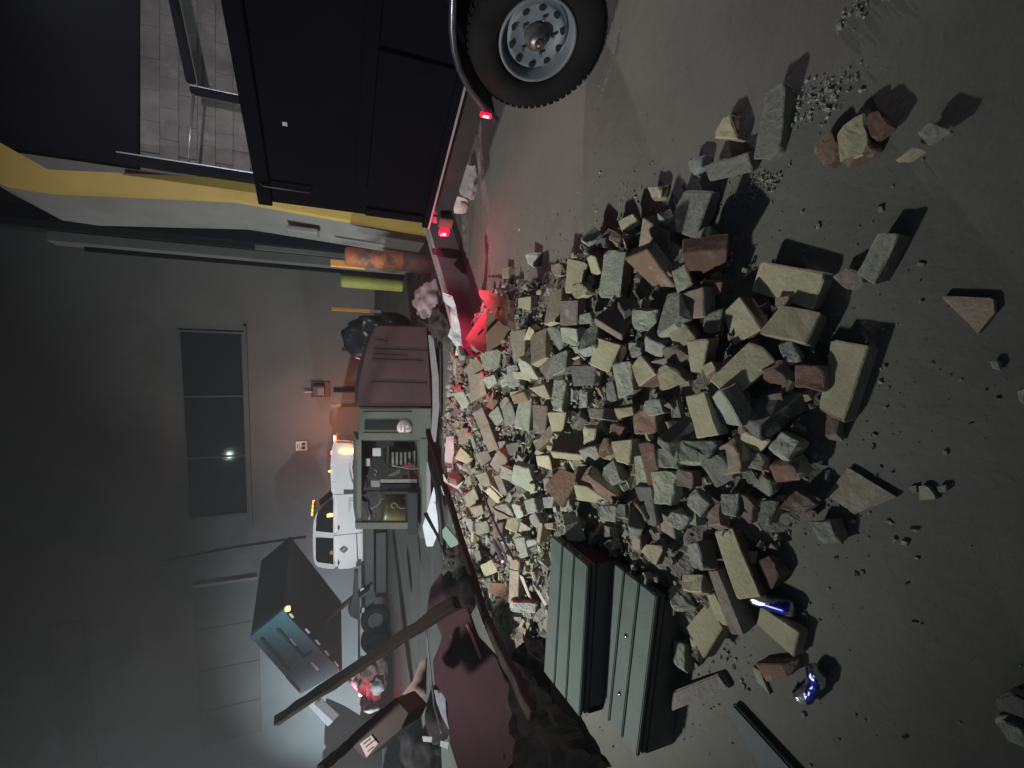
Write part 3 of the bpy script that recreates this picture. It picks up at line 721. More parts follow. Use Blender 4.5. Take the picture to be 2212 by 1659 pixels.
obj('rear_bumper', bx(-0.02, 0.08, 0.02, 1.98, 0.36, 0.58, 0.01), M['black'], TR)
obj('axle', tube([(1.86, -0.3, 0.36), (1.86, 2.3, 0.36)], 0.045, seg=10), M['black'], TR)
# wheel, axis along local -y
wx, wy, wr = 1.862, -0.33, 0.362
WK = 1.05
MW = M_at((wx, wy, wr * WK), basis((1, 0, 0), (0, -1, 0))) @ Matrix.Diagonal((WK, WK, 1, 1))
whl = obj('wheel', lathe([(0.045, 0.045), (0.115, 0.045), (0.132, 0.062), (0.150, 0.058), (0.164, 0.02), (0.172, 0.03), (0.185, 0.098), (0.199, 0.102), (0.201, 0.09), (0.201, -0.1), (0.06, -0.1)], 48, M=MW), M['steelg'], TR, smooth=True)
tw = [(0.198, -0.1), (0.203, 0.092), (0.222, 0.112), (0.262, 0.122), (0.300, 0.119), (0.334, 0.105), (0.352, 0.084), (0.360, 0.05), (0.362, 0.0), (0.360, -0.07), (0.34, -0.1), (0.2, -0.11)]
ty = obj('tyre', lathe(tw, 64, M=MW), M['rubber'], whl, smooth=True)
td = bmesh.new()
for k in range(60):
    an = k * math.pi / 30
    for s_, h in ((1, 0.066), (-1, 0.02), (1, -0.03)):
        R = basis((-math.sin(an), math.cos(an), 0), (math.cos(an), math.sin(an), 0)); t_ = bmesh.new()
        box(t_, (math.cos(an) * 0.358, math.sin(an) * 0.358, h), (0.026, 0.044, 0.007), R); t_.transform(MW); join(td, t_)
obj('tread_blocks', td, M['rubber'], whl)['kind'] = 'stuff'
for k in range(10):
    an = 2 * math.pi * (k + 0.3) / 10; t_ = lathe([(0.0145, 0.0), (0.0145, 0.02)], 14)
    t_.transform(Matrix.Translation((math.cos(an) * 0.133, math.sin(an) * 0.133, 0.046)) @ Matrix.Rotation(an, 4, 'Z') @ Matrix.Diagonal((0.85, 1.25, 1, 1))); t_.transform(MW)
    obj('vent_hole', t_, M['hole'], whl)
obj('hub', lathe([(0.066, 0.04), (0.064, 0.062), (0.048, 0.066), (0.044, 0.10), (0.036, 0.112), (0.0, 0.114)], 28, M=MW), mat('worn_hub', (0.10, 0.10, 0.11), (0.2, 0.2, 0.21), 20, 0.4, metal=0.6), whl, smooth=True)
obj('hub_cap', lathe([(0.02, 0.112), (0.019, 0.128), (0.0, 0.132)], 16, M=MW), M['chrome'], whl, smooth=True)
for k in range(5):
    an = 2 * math.pi * k / 5; t_ = lathe([(0.009, 0.05), (0.009, 0.074), (0.0, 0.076)], 6)
    t_.transform(Matrix.Translation((math.cos(an) * 0.085, math.sin(an) * 0.085, 0))); t_.transform(MW); obj('wheel_nut', t_, M['chrome'], whl)
# fender: bent sheet with a bright rolled edge
arc = []
for (px_, py_) in ((1072, 258), (1040, 226), (1013, 190), (992, 148), (981, 105), (977, 60), (978, 20), (980, -60), (984, -160)):
    p = T('O', px_, py_, -0.47); arc.append(Vector((p.x, -0.47, p.z)))
fb = bmesh.new(); ra = [fb.verts.new(p) for p in arc]; rb_ = [fb.verts.new(Vector((p.x, -0.03, p.z))) for p in arc]
for i in range(len(arc) - 1): fb.faces.new([ra[i], ra[i + 1], rb_[i + 1], rb_[i]])
fe = bmesh.ops.solidify(fb, geom=list(fb.faces), thickness=0.006)
fd = obj('fender', fb, M['black'], TR, smooth=True)
obj('rolled_edge', tube(arc, 0.019, seg=10), mat('glossy_black_edge', (0.16, 0.18, 0.20), (0.10, 0.11, 0.13), 6, 0.25, metal=0.7), fd)
p = T('O', 1049, 247, -0.495)
ml = obj('marker_lamp', bx(p.x - 0.012, p.x + 0.012, -0.515, -0.491, p.z - 0.034, p.z + 0.034, 0.004), M['redlens'], TR)
obj('diode', bx(p.x - 0.006, p.x + 0.006, -0.517, -0.5152, p.z - 0.016, p.z + 0.016), M['redbulb'], ml)
mk = MX[TR.name] @ Vector((p.x - 0.05, -0.56, p.z))
p = T('O', 959, 494, -0.02)
tl = obj('tail_lamp', bx(p.x - 0.05, p.x + 0.028, -0.075, -0.03, p.z - 0.045, p.z + 0.045, 0.012), M['redlens'], TR)
obj('diode', bx(p.x - 0.026, p.x + 0.0, -0.077, -0.0752, p.z - 0.012, p.z + 0.012), M['redbulb'], tl)
obj('lamp_bracket', bx(p.x + 0.036, p.x + 0.16, -0.06, 0.02, p.z - 0.06, p.z + 0.07, 0.01), M['darkred'], TR)
tk = MX[TR.name] @ Vector((p.x - 0.08, -0.12, p.z + 0.03))
lamp('tail_lamp_glow', 'POINT', tk, 5, (1.0, 0.05, 0.13), size=0.02)
lamp('marker_lamp_glow', 'POINT', mk, 0.8, (1.0, 0.06, 0.13), size=0.01)
lamp('tail_lamp_glow', 'SPOT', tk + Vector((-0.05, -0.06, 0.05)), 150, (1.0, 0.06, 0.14), (-1.8, 3.7, 0.15), 0.015, 95, 0.9)

# ================================================================== white crew-cab truck
M['white'] = mat('white_car_paint', (0.74, 0.74, 0.76), (0.70, 0.70, 0.72), 1.5, 0.32, coat=0.4)
M['cglass'] = mat('car_glass', (0.01, 0.01, 0.012), rough=0.05, spec=0.8)
M['trim'] = mat('dark_plastic_trim', (0.03, 0.03, 0.035), (0.045, 0.045, 0.05), 6, 0.6)
YT = 13.0
def pq(x, y, yy=YT): return at_y('Q', x, y, yy)
c0 = pq(850, 650); TK = thing('pickup_truck', 'white crew-cab truck with amber lamps lit, parked before the far wall', 'truck', (c0.x, YT + 0.95, 0))
low = [(690, 222), (672, 300), (664, 400), (668, 500), (672, 575), (690, 600), (690, 830), (692, 1030), (700, 1068), (760, 1070), (830, 1058), (888, 1028), (888, 800), (862, 640), (850, 560), (835, 515), (820, 470), (808, 420), (808, 380), (818, 335), (838, 300), (845, 280), (845, 240), (800, 226)]
obj('body', prism([pq(*p) for p in low], (0, 1.9, 0), bev=0.07), M['white'], TK, world=True, smooth=False)
up = [(689.5, 590), (640, 640), (590, 690), (565, 725), (552, 780), (548, 860), (550, 980), (557, 1040), (575, 1064), (640, 1072), (699, 1067), (691, 1020)]
cabf = []
for p in up:
    v = pq(*p); cabf.append(v)
bmc = bmesh.new(); zlo = min(v.z for v in cabf); zhi = max(v.z for v in cabf)
va = [bmc.verts.new(Vector((v.x, YT + 0.02 + 0.16 * (v.z - zlo) / (zhi - zlo), v.z))) for v in cabf]
vb = [bmc.verts.new(Vector((v.x, YT + 1.88 - 0.16 * (v.z - zlo) / (zhi - zlo), v.z))) for v in cabf]
bmc.faces.new(va); bmc.faces.new(list(reversed(vb)))
for i in range(len(va)): bmc.faces.new([va[(i + 1) % len(va)], va[i], vb[i], vb[(i + 1) % len(va)]])
bmesh.ops.recalc_face_normals(bmc, faces=list(bmc.faces)); bmesh.ops.bevel(bmc, geom=list(bmc.edges), offset=0.03, segments=2, affect='EDGES')
obj('cab', bmc, M['white'], TK, world=True, smooth=False)
def glasspoly(pts, nm, m_=None, off=0.0):
    V = []
    for p in pts:
        v = pq(*p); V.append(Vector((v.x, YT + 0.005 - off + 0.16 * max(0, (v.z - zlo)) / (zhi - zlo), v.z)))
    return obj(nm, prism(V, (0, 0.012, 0), bev=0.004), m_ or M['cglass'], TK, world=True)
fw = glasspoly([(683, 608), (660, 618), (610, 668), (582, 705), (572, 740), (569, 826), (682, 829)], 'front_window')
glasspoly([(568, 868), (569, 1012), (580, 1030), (684, 1035), (684, 864)], 'rear_window')
glasspoly([(672, 560), (686, 600), (598, 672), (585, 640)], 'windscreen', off=-0.3)
seam = bmesh.new()
for (x0_, y0_, x1_, y1_) in ((688, 577, 838, 570), (686, 845, 884, 825), (838, 578, 848, 800)):
    a_, b_ = pq(x0_, y0_, YT - 0.002), pq(x1_, y1_, YT - 0.002); tube([a_, b_], 0.008, seg=4, bm=seam)
obj('door_gap', seam, M['trim'], TK, world=True)
for y0_, y1_ in ((775, 815), (1000, 1045)):
    obj('door_handle', prism([pq(716, y0_, YT - 0.03), pq(727, (y0_ + y1_) / 2, YT - 0.03), pq(716, y1_, YT - 0.03), pq(724, (y0_ + y1_) / 2 + 14, YT - 0.03)][:3] + [pq(712, (y0_ + y1_) / 2, YT - 0.03)], (0, 0.028, 0)), M['chrome'] if False else M['trim'], TK, world=True)
obj('side_moulding', prism([pq(833, 830, YT - .02), pq(838, 830, YT - .02), pq(846, 1003, YT - .02), pq(840, 1003, YT - .02)], (0, 0.018, 0)), M['trim'], TK, world=True)
dm = [pq(724, 935, YT - .012), pq(752, 910, YT - .012), pq(783, 932, YT - .012), pq(754, 962, YT - .012)]
em = obj('door_emblem', prism(dm, (0, 0.008, 0)), mat('emblem_black', (0.05, 0.045, 0.04)), TK, world=True)
cc_ = sum(dm, Vector()) / 4 - Vector((0, 0.004, 0)); st = []
for k in range(8):
    rr = 0.125 if k % 2 == 0 else 0.035; an = k * math.pi / 4; st.append(cc_ + Vector((math.cos(an) * rr, 0, math.sin(an) * rr)))
obj('emblem_star', prism(st, (0, 0.0035, 0)), M['seal'], em, world=True)
gd = bmesh.new()
for (x0_, y0_, x1_, y1_) in ((786, 598, 791, 690), (798, 596, 822, 602), (798, 612, 822, 618), (796, 604, 800, 660), (820, 604, 823, 650)):
    a_, b_ = pq(x0_, y0_, YT - .006), pq(x1_, y1_, YT - .006); prism([a_, pq(x1_, y0_, YT - .006), b_, pq(x0_, y1_, YT - .006)], (0, 0.005, 0), gd)
obj('door_lettering', gd, mat('grey_lettering', (0.32, 0.32, 0.34)), TK, world=True)
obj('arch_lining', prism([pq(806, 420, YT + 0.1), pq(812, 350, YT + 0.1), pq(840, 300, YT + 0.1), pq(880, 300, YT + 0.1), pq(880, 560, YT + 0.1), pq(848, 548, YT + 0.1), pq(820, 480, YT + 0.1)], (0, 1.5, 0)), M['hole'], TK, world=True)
tc_ = pq(930, 430); rt = 0.40
for yy in (YT + 0.08, YT + 1.55):
    MW2 = M_at((tc_.x, yy + 0.12, rt), basis((1, 0, 0), (0, -1, 0)))
    w2 = obj('wheel', lathe([(0.03, 0.06), (0.1, 0.05), (0.2, 0.02), (0.235, 0.1), (0.24, -0.1), (0.05, -0.1)], 28, M=MW2), M['steelg'], TK, world=True, smooth=True)
    obj('tyre', lathe([(0.235, -0.11), (0.24, 0.11), (0.3, 0.125), (0.38, 0.1), (rt, 0.05), (rt, -0.08), (0.25, -0.12)], 36, M=MW2), M['rubber'], w2, world=True, smooth=True)
MI = pq(755, 560, YT - 0.08); ob_ = bmesh.new(); box(ob_, MI + Vector((0, -0.02, 0)), (0.13, 0.14, 0.32), None, 0.02)
ob_.free(); obj('fender_badge', prism([pq(752, 543, YT - .01), pq(752, 575, YT - .01), pq(838, 572, YT - .01), pq(838, 546, YT - .01)], (0, 0.008, 0)), M['trim'], TK, world=True)
for (x_, y_, rx, rz_) in ((760, 290, 0.085, 0.15), (806, 292, 0.075, 0.10)):
    v = pq(x_, y_, YT - 0.03); t_ = lathe([(1, 0), (0.9, 0.03), (0, 0.04)], 20); t_.transform(Matrix.Diagonal((rx, rz_, 1, 1))); t_.transform(M_at(v + Vector((0, 0.02, 0)), basis((1, 0, 0), (0, -1, 0))))
    h_ = obj('headlamp', t_, M['amberhot'], TK, world=True, smooth=True)
lv = pq(785, 290, YT - 0.5); lamp('headlamp_glow', 'POINT', lv + Vector((0.5, 0, 0.1)), 8, (1.0, 0.24, 0.03), size=0.08)
lv = pq(700, 230, YT + 2.9); lamp('headlamp_glow', 'POINT', lv + Vector((0.5, 0, 0.1)), 75, (1.0, 0.27, 0.07), size=0.12)
lv = pq(640, 300, YT + 2.6); lamp('added_red_glow', 'POINT', lv, 26, (1.0, 0.05, 0.05), size=0.06)  # unseen red lamp added by the wall to redden it
for i, (x_, y_, s_) in enumerate(((662, 712, 0.09), (660, 425, 0.04))):
    v = pq(x_, y_, YT - 0.02); bmx = bmesh.new(); box(bmx, v, (s_ * 0.9, 0.03, s_ * 1.6), None, 0.008); obj('amber_lamp', bmx, M['amberhot'], TK, world=True)
lb = thing('light_bar', 'row of small amber lamps on the roof edge of the white truck', 'light bar', pq(552, 670, YT + 0.5))
for k in range(4):
    v = pq(556 - 3 * k, 625 + 26 * k, YT + 0.5); bmx = bmesh.new(); box(bmx, v, (0.09, 0.06, 0.06), None, 0.01); obj('amber_lamp', bmx, M['amber'], lb, world=True)
bmx = bmesh.new(); a_, b_ = pq(562, 618, YT + .5), pq(556, 715, YT + .5)
tube([a_, b_], 0.035, bm=bmx); obj('bar', bmx, M['trim'], lb, world=True)
# ================================================================== teal tipped trailer behind
M['teal'] = mat('teal_trailer_paint', (0.05, 0.16, 0.20), (0.042, 0.135, 0.17), 1.2, 0.6, 0.08, 6, c3=(0.08, 0.19, 0.22), c3amt=0.62, c3scale=2)
M['tape'] = mat('white_reflective_tape', (0.72, 0.72, 0.70), rough=0.35)
wv = Vector((1.25, 1.85, 0)).normalized(); P2 = at_y('O', 613, 1318, 11.6)
def TP(x, y, off=0.0): return at_plane('T', x, y, P2 - wv * off, wv)
TT = thing('tipping_trailer', 'teal dump trailer with its body tipped up and small amber lamps', 'trailer', (P2.x - 0.6, P2.y, 0))
side = [TP(235, 855), TP(600, 560), TP(1240, 1220), TP(785, 1480)]
obj('tipped_body', prism(side, wv * 2.1, bev=0.02), M['black'], TT, world=True)
obj('side_panel', prism([TP(248, 862, .02), TP(598, 575, .02), TP(1222, 1222, .02), TP(782, 1466, .02)], wv * 0.018), M['teal'], TT, world=True)
obj('top_rail', prism([TP(235, 850, .10), TP(600, 556, .10), TP(640, 610, .10), TP(275, 905, .10)], wv * 0.078), M['teal'], TT, world=True)
dg = bmesh.new()
for q_ in (((345, 880), (375, 870), (672, 1215), (640, 1215)), ((520, 775), (555, 770), (835, 1075), (815, 1085)), ((815, 1088), (835, 1062), (900, 1015), (905, 1030)), ((625, 1300), (650, 1290), (785, 1450), (765, 1455))):
    prism([TP(x, y, .06) for x, y in q_], wv * 0.038, dg)
obj('side_rib', dg, mat('dark_teal_paint', (0.015, 0.035, 0.045)), TT, world=True)
for q_ in (((655, 605), (680, 595), (715, 635), (692, 650)), ((830, 768), (850, 762), (888, 805), (870, 818)), ((940, 890), (962, 884), (1002, 935), (985, 945)), ((1040, 1005), (1060, 998), (1100, 1050), (1082, 1060)),
           ((1145, 1125), (1165, 1118), (1205, 1170), (1188, 1178)), ((648, 880), (675, 868), (738, 945), (722, 962)), ((888, 1135), (915, 1128), (985, 1205), (965, 1222))):
    obj('reflective_tape', prism([TP(x, y, .035) for x, y in q_], wv * 0.012), M['tape'], TT, world=True)
v = TP(645, 545, 0.05); b_ = bmesh.new(); box(b_, v, (0.10, 0.10, 0.10), None, 0.02); obj('marker_lamp', b_, M['amberhot'], TT, world=True)
v2 = at_plane('T', 712, 126, P2 + wv * 2.0, wv) + Vector((0, -0.12, 0)); b_ = bmesh.new(); box(b_, v2, (0.09, 0.09, 0.09), None, 0.02); obj('marker_lamp', b_, M['amberhot'], TT, world=True)
v3 = TP(1437, 1475, 0.05); b_ = bmesh.new(); box(b_, v3, (0.10, 0.10, 0.10), None, 0.02); obj('marker_lamp', b_, M['redbulb'], TT, world=True)
lamp('marker_lamp_glow', 'POINT', v3 + Vector((0.35, -0.5, -0.05)), 110, (1, 0.08, 0.12), size=0.04)
obj('rear_frame', tube([TP(1290, 1290, .02), TP(1425, 1450, .02)], 0.05, seg=6), mat('dusty_pink_rail', (0.42, 0.32, 0.32), rough=0.6), TT, world=True)
# chassis, ram and wheels on the ground
ym = 12.3
def tq(x, y, yy=ym): return at_y('Q', x, y, yy)
def rect(x0_, x1_, y0_, y1_, yy, dep, nm, m_, par, bev=0.01):
    a_, b_ = tq(x0_, y0_, yy), tq(x1_, y1_, yy)
    return obj(nm, bx(min(a_.x, b_.x), max(a_.x, b_.x), yy, yy + dep, max(0.0, min(a_.z, b_.z)), max(a_.z, b_.z), bev), m_, par, world=True)
M['chas'] = mat('dusty_black_chassis', (0.035, 0.035, 0.036), (0.055, 0.053, 0.05), 3, 0.7, 0.1, 10)
rect(892, 950, 800, 1500, 12.2, 1.7, 'chassis', M['chas'], TT); rect(962, 1030, 830, 1240, 12.45, 1.2, 'toolbox', M['chas'], TT)
for yy_ in (1390, 1520):
    cw = tq(962, yy_, 12.1)
    MW3 = M_at((cw.x, 12.1, 0.36), basis((1, 0, 0), (0, -1, 0)))
    w3 = obj('wheel', lathe([(0.04, 0.04), (0.12, 0.03), (0.19, 0.08), (0.2, -0.1), (0.05, -0.1)], 28, M=MW3), M['chas'], TT, world=True, smooth=True)
    obj('tyre', lathe([(0.2, -0.12), (0.205, 0.1), (0.28, 0.12), (0.345, 0.09), (0.362, 0.03), (0.355, -0.09), (0.21, -0.12)], 36, M=MW3), M['rubber'], w3, world=True, smooth=True)
fb_ = bmesh.new(); cw = tq(962, 1455, 12.1)
prism([Vector((cw.x + x_, 11.95, z_)) for x_, z_ in ((-1.1, 0.5), (-0.95, 0.78), (0.95, 0.78), (1.1, 0.5), (1.05, 0.5), (0.92, 0.74), (-0.92, 0.74), (-1.05, 0.5))], (0, 0.3, 0), fb_)
obj('fender', fb_, M['chas'], TT, world=True)
for x_, y_ in ((873, 1200), (876, 1330)):
    a_ = tq(x_, y_, 12.15); b_ = bmesh.new(); box(b_, a_, (0.16, 0.06, 0.13), None, 0.02); obj('work_lamp', b_, M['chrome'], TT, world=True)
obj('lift_ram', tube([tq(900, 1180, 12.9), TP(1010, 700, -1.0)], 0.07, seg=10), M['chas'], TT, world=True)
obj('coupling', prism([tq(x_, y_, 12.6) for x_, y_ in ((826, 1080), (848, 1078), (850, 1400), (795, 1370), (780, 1340), (812, 1250))], (0, 0.2, 0)), M['chas'], TT, world=True)
# ================================================================== open machine in the middle
M['mgrey'] = mat('grey_green_machine_paint', (0.13, 0.145, 0.125), (0.10, 0.115, 0.10), 5, 0.55, 0.1, 25, c3=(0.18, 0.18, 0.16), c3amt=0.62, c3scale=8)
M['mside'] = mat('red_lit_machine_paint', (0.085, 0.048, 0.053), (0.07, 0.04, 0.044), 4, 0.75, 0.08, 20, spec=0.2)  # tail lamp's red is mixed into the hood colour
M['brass'] = mat('oily_olive_tank', (0.10, 0.085, 0.03), (0.07, 0.06, 0.03), 8, 0.4, 0.1, 30)
M['grease'] = mat('greasy_engine_metal', (0.03, 0.028, 0.028), (0.055, 0.05, 0.048), 14, 0.45, 0.5, 40, metal=0.3)
M['alu'] = mat('dull_aluminium', (0.38, 0.38, 0.38), (0.28, 0.28, 0.28), 15, 0.4, 0.2, 40, metal=0.5)
YM = 6.05
def pm(r, x, y, yy=YM): return at_y(r, x, y, yy)
MC = thing('compressor', 'grey towable compressor with open engine bay and a round pale sticker', 'compressor', (-0.3, YM + 0.5, 0))
hood = [pm('P', 800, 792), pm('P', 770, 860), pm('P', 735, 960), pm('P', 700, 1110), pm('P', 685, 1200), pm('P', 680, 1335), pm('P', 1166, 1335), pm('P', 1158, 1150), pm('P', 1136, 800)]
obj('hood', prism(hood, (0, 1.1, 0), bev=0.02), M['mside'], MC, world=True)
for q_ in (((780, 952, 1130, 962)), ((770, 1018, 1100, 1032)), ((775, 985, 1000, 992)), ((785, 890, 870, 896)), ((760, 1165, 1130, 1172))):
    x0_, y0_, x1_, y1_ = q_; a_, b_, c_, d_ = pm('P', x0_, y0_, YM - .012), pm('P', x1_, y0_ + 12, YM - .012), pm('P', x1_, y1_ + 12, YM - .012), pm('P', x0_, y1_, YM - .012)
    obj('louvre', prism([a_, b_, c_, d_], (0, 0.0115, 0)), mat('louvre_shadow_gap', (0.04, 0.03, 0.03)), MC, world=True)
def pr(r, x0_, x1_, y0_, y1_, yy, dep, nm, m_, par=MC, bev=0.004):
    return obj(nm, prism([pm(r, x0_, y0_, yy), pm(r, x1_, y0_, yy), pm(r, x1_, y1_, yy), pm(r, x0_, y1_, yy)], (0, dep, 0), bev=bev), m_, par, world=True)
# side door panel with slot and sticker
dp = pr('P', 684, 1158, 1340, 1548, YM - 0.02, 0.06, 'door_panel', M['mgrey'])
pr('P', 712, 1030, 1362, 1372, YM - 0.035, 0.014, 'panel_rib', M['mgrey']); pr('P', 712, 1030, 1500, 1512, YM - 0.035, 0.014, 'panel_rib', M['mgrey'])
pr('P', 722, 950, 1415, 1480, YM - 0.028, 0.0075, 'vent_slot', M['hole'])
v = pm('P', 984, 1463, YM - 0.035); t_ = lathe([(0.098, 0), (0.098, 0.008), (0, 0.008)], 32); t_.transform(M_at(v + Vector((0, 0.013, 0)), basis((1, 0, 0), (0, -1, 0)))); 
stk = obj('round_sticker', t_, mat('pale_sticker', (0.55, 0.46, 0.44), (0.48, 0.40, 0.38), 30, 0.5), MC, world=True)
b_ = bmesh.new()
for k, (dx, dz, w_, h_) in enumerate(((0, 0.045, 0.09, 0.012), (0, 0.0, 0.13, 0.02), (-0.03, -0.035, 0.012, 0.04), (0.03, -0.035, 0.012, 0.04), (0, -0.06, 0.07, 0.008))): box(b_, v + Vector((dx, 0.003, dz)), (w_, 0.003, h_))
obj('sticker_print', b_, mat('sticker_grey_print', (0.25, 0.20, 0.2)), stk, world=True)
# open engine bay: frame
pr('V', 185, 245, 270, 1440, YM, 1.1, 'top_beam', M['mgrey']); pr('V', 1010, 1110, 262, 1560, YM - 0.03, 1.1, 'bottom_beam', M['mgrey'])
pr('V', 165, 880, 1352, 1440, YM - 0.02, 0.1, 'corner_post', M['mgrey']); pr('V', 246, 1008, 945, 985, YM + 0.1, 0.06, 'middle_post', M['grease'])
pr('V', 246, 1008, 270, 1350, YM + 0.95, 0.05, 'back_panel', M['grease']); pr('V', 246, 1008, 272, 292, YM + 0.05, 0.9, 'bulkhead', M['grease'])
pr('V', 580, 950, 400, 640, YM + 0.25, 0.4, 'engine_block', M['grease'], bev=0.03); 
for k in range(5): pr('V', 640 + k * 55, 668 + k * 55, 430, 600, YM + 0.22, 0.03, 'cylinder_fin', M['alu'])
pr('V', 575, 605, 355, 610, YM + 0.18, 0.05, 'rocker_cover', M['chrome']); pr('V', 930, 948, 415, 640, YM + 0.18, 0.05, 'sump_edge', M['alu'])
pr('V', 390, 500, 378, 485, YM + 0.1, 0.02, 'paper_tag', mat('pale_paper_tag', (0.45, 0.48, 0.45))); pr('V', 285, 358, 515, 615, YM + 0.1, 0.05, 'filter_housing', mat('beige_filter', (0.42, 0.36, 0.32)))
pr('V', 775, 925, 602, 640, YM + 0.12, 0.03, 'red_hose_clamp', mat('red_plastic', (0.5, 0.03, 0.05), rough=0.4)); pr('V', 790, 860, 745, 795, YM + 0.12, 0.1, 'red_valve', mat('red_valve_paint', (0.32, 0.02, 0.03))); pr('V', 915, 985, 735, 800, YM + 0.12, 0.1, 'red_valve', mat('red_valve_paint_b', (0.30, 0.02, 0.03)))
pr('V', 490, 970, 785, 832, YM + 0.06, 0.06, 'cross_bar', M['alu']); pr('V', 372, 490, 795, 890, YM + 0.05, 0.08, 'control_box', M['alu'], bev=0.01)
pr('V', 495, 930, 835, 960, YM + 0.3, 0.2, 'battery', mat('black_battery', (0.012, 0.01, 0.02), rough=0.4), bev=0.01)
v = pm('V', 700, 1120, YM + 0.45); v1_ = pm('V', 520, 1130, YM + 0.45); v2_ = pm('V', 880, 1130, YM + 0.45)
obj('oil_tank', tube([v1_, v1_ * 0.9 + v2_ * 0.1, v2_], 0.24, seg=24), M['brass'], MC, world=True); pr('V', 805, 895, 1020, 1040, YM + 0.18, 0.02, 'brass_fitting', mat('brass_metal', (0.5, 0.4, 0.15), rough=0.3, metal=0.8))
def wire(r, pts, rad, nm, m_, yy, par=MC): return obj(nm, tube([pm(r, x, y, yy) for x, y in pts], rad, seg=6), m_, par, world=True)
wire('V', [(870, 1162), (760, 1165), (715, 1150), (712, 1120), (680, 1092), (640, 1110), (640, 1150), (680, 1170)], 0.008, 'hose', M['seal'], YM + 0.15)
wire('V', [(360, 1170), (420, 1150), (470, 1110), (500, 1050), (545, 1030)], 0.009, 'hose', M['seal'], YM + 0.15)
wire('V', [(590, 745), (640, 720), (700, 690), (745, 655), (735, 700), (650, 740), (600, 745)], 0.010, 'cable_loop', mat('grey_cable', (0.28, 0.24, 0.24)), YM + 0.12)
wire('V', [(640, 610), (760, 628), (900, 655), (1030, 632)], 0.008, 'cable', mat('grey_cable_b', (0.33, 0.3, 0.3)), YM + 0.12)
wire('V', [(310, 740), (330, 800), (335, 890)], 0.02, 'pipe', M['chrome'], YM + 0.2); wire('V', [(400, 640), (450, 690), (440, 750), (400, 700)], 0.018, 'hose_bend', M['alu'], YM + 0.25)
wire('V', [(250, 1020), (330, 1080), (320, 1160), (360, 1230), (340, 1310)], 0.03, 'exhaust_pipe', M['grease'], YM + 0.3)
pr('V', 860, 985, 960, 1515, YM - 0.10, 0.3, 'side_step', mat('black_rubber_step', (0.02, 0.022, 0.03), rough=0.7), bev=0.01)
# skirt rail catching the tail lamp's red, feet
M['rail'] = mat('pale_metal_skirt', (0.42, 0.40, 0.42), (0.33, 0.31, 0.33), 9, 0.4, 0.1, 30, metal=0.2, stretch=(1, 1, 9))
sk = [pm('P', 1143, 860, YM - .1), pm('P', 1168, 1130, YM - .1), pm('P', 1172, 1330, YM - .1), pm('P', 1160, 1560, YM - .1), pm('P', 1190, 1560, YM - .1), pm('P', 1213, 1330, YM - .1), pm('P', 1208, 1130, YM - .1), pm('P', 1172, 862, YM - .1)]
obj('skirt_rail', prism(sk, (0, 0.06, 0), bev=0.005), M['rail'], MC, world=True)
pr('V', 1112, 1150, 560, 1380, YM - 0.12, 0.25, 'drip_edge', M['rail']) 
for x_ in (-1.5, 0.5): obj('foot', bx(x_, x_ + 0.12, YM + 0.1, YM + 0.9, 0, 0.16), M['black'], MC, world=True)
# dark glossy bag behind the machine
def lump(c, s, seed, m_, nm, par=None, world=True, sub=4, amp=0.3, freq=2.2, flat=0.0):
    b = bmesh.new(); bmesh.ops.create_icosphere(b, subdivisions=sub, radius=1.0)
    for v in b.verts:
        q = v.co * freq + Vector((seed * 5.1, 0, 0)); d = 1 + amp * noise.noise(q) + amp * 0.5 * abs(noise.noise(q * 2.3)) + amp * .3 * noise.noise(q * 5)
        v.co = Vector((v.co.x * s[0] * d, v.co.y * s[1] * d, max(v.co.z * d, -0.75) * s[2]))
    b.transform(Matrix.Translation(c)); return obj(nm, b, m_, par, world=par is not None, smooth=True)
M['bag'] = mat('black_plastic_bag', (0.012, 0.013, 0.016), rough=0.28, spec=0.7); M['cloth'] = mat('matt_dark_cloth', (0.014, 0.011, 0.012), (0.022, 0.017, 0.018), 7, 1.0, 0.6, 30, spec=0.05)
c = at_y('O', 775, 722, 8.2)
tag(lump((c.x - 0.05, 8.2, 0.55), (0.42, 0.3, 0.62), 1, M['bag'], 'bin_bag', amp=0.25), 'shiny black bin bag standing upright behind the far end of the machine', 'bag')

# ================================================================== long gate panel lying on its edge
M['weather'] = mat('weathered_white_board', (0.40, 0.39, 0.37), (0.28, 0.27, 0.25), 7, 0.85, 0.5, 40, c3=(0.14, 0.12, 0.11), c3amt=0.6, c3scale=5, stretch=(0.35, 0.35, 5))
a_, b_ = at_z('O', 918, 482, 0.34), at_z('O', 996, 768, 0.30); d_ = (b_ - a_); n_ = Vector((d_.y, -d_.x, 0)).normalized()
if n_.y > 0: n_ = -n_
GP = thing('gate_panel', 'long weathered board on edge running from the tail lamp to the heap', 'board', (a_.x, a_.y, 0))
pts = [a_, a_ * 0.75 + b_ * 0.25 + Vector((0, 0, 0.004)), a_ * 0.5 + b_ * 0.5 - Vector((0, 0, 0.006)), a_ * 0.2 + b_ * 0.8, b_]
bmg = bmesh.new(); prism([Vector((p.x, p.y, p.z)) for p in pts] + [Vector((b_.x, b_.y, b_.z - .045)), Vector((a_.x, a_.y, a_.z - .045))], -n_ * 0.07, bmg, bev=0.006)
obj('cap_strip', bmg, M['weather'], GP, world=True)
bmg = bmesh.new(); lo = [Vector((a_.x, a_.y, 0.0)), Vector((b_.x, b_.y, 0.0))]
prism([lo[0], lo[1], Vector((b_.x, b_.y, b_.z - .047)), Vector((a_.x, a_.y, a_.z - .047))], -n_ * 0.04, bmg)
obj('panel', bmg, mat('board_shade', (0.05, 0.04, 0.05), (0.035, 0.03, 0.035), 5, 0.8), GP, world=True)  # dark slab added for the shaded gap below the board
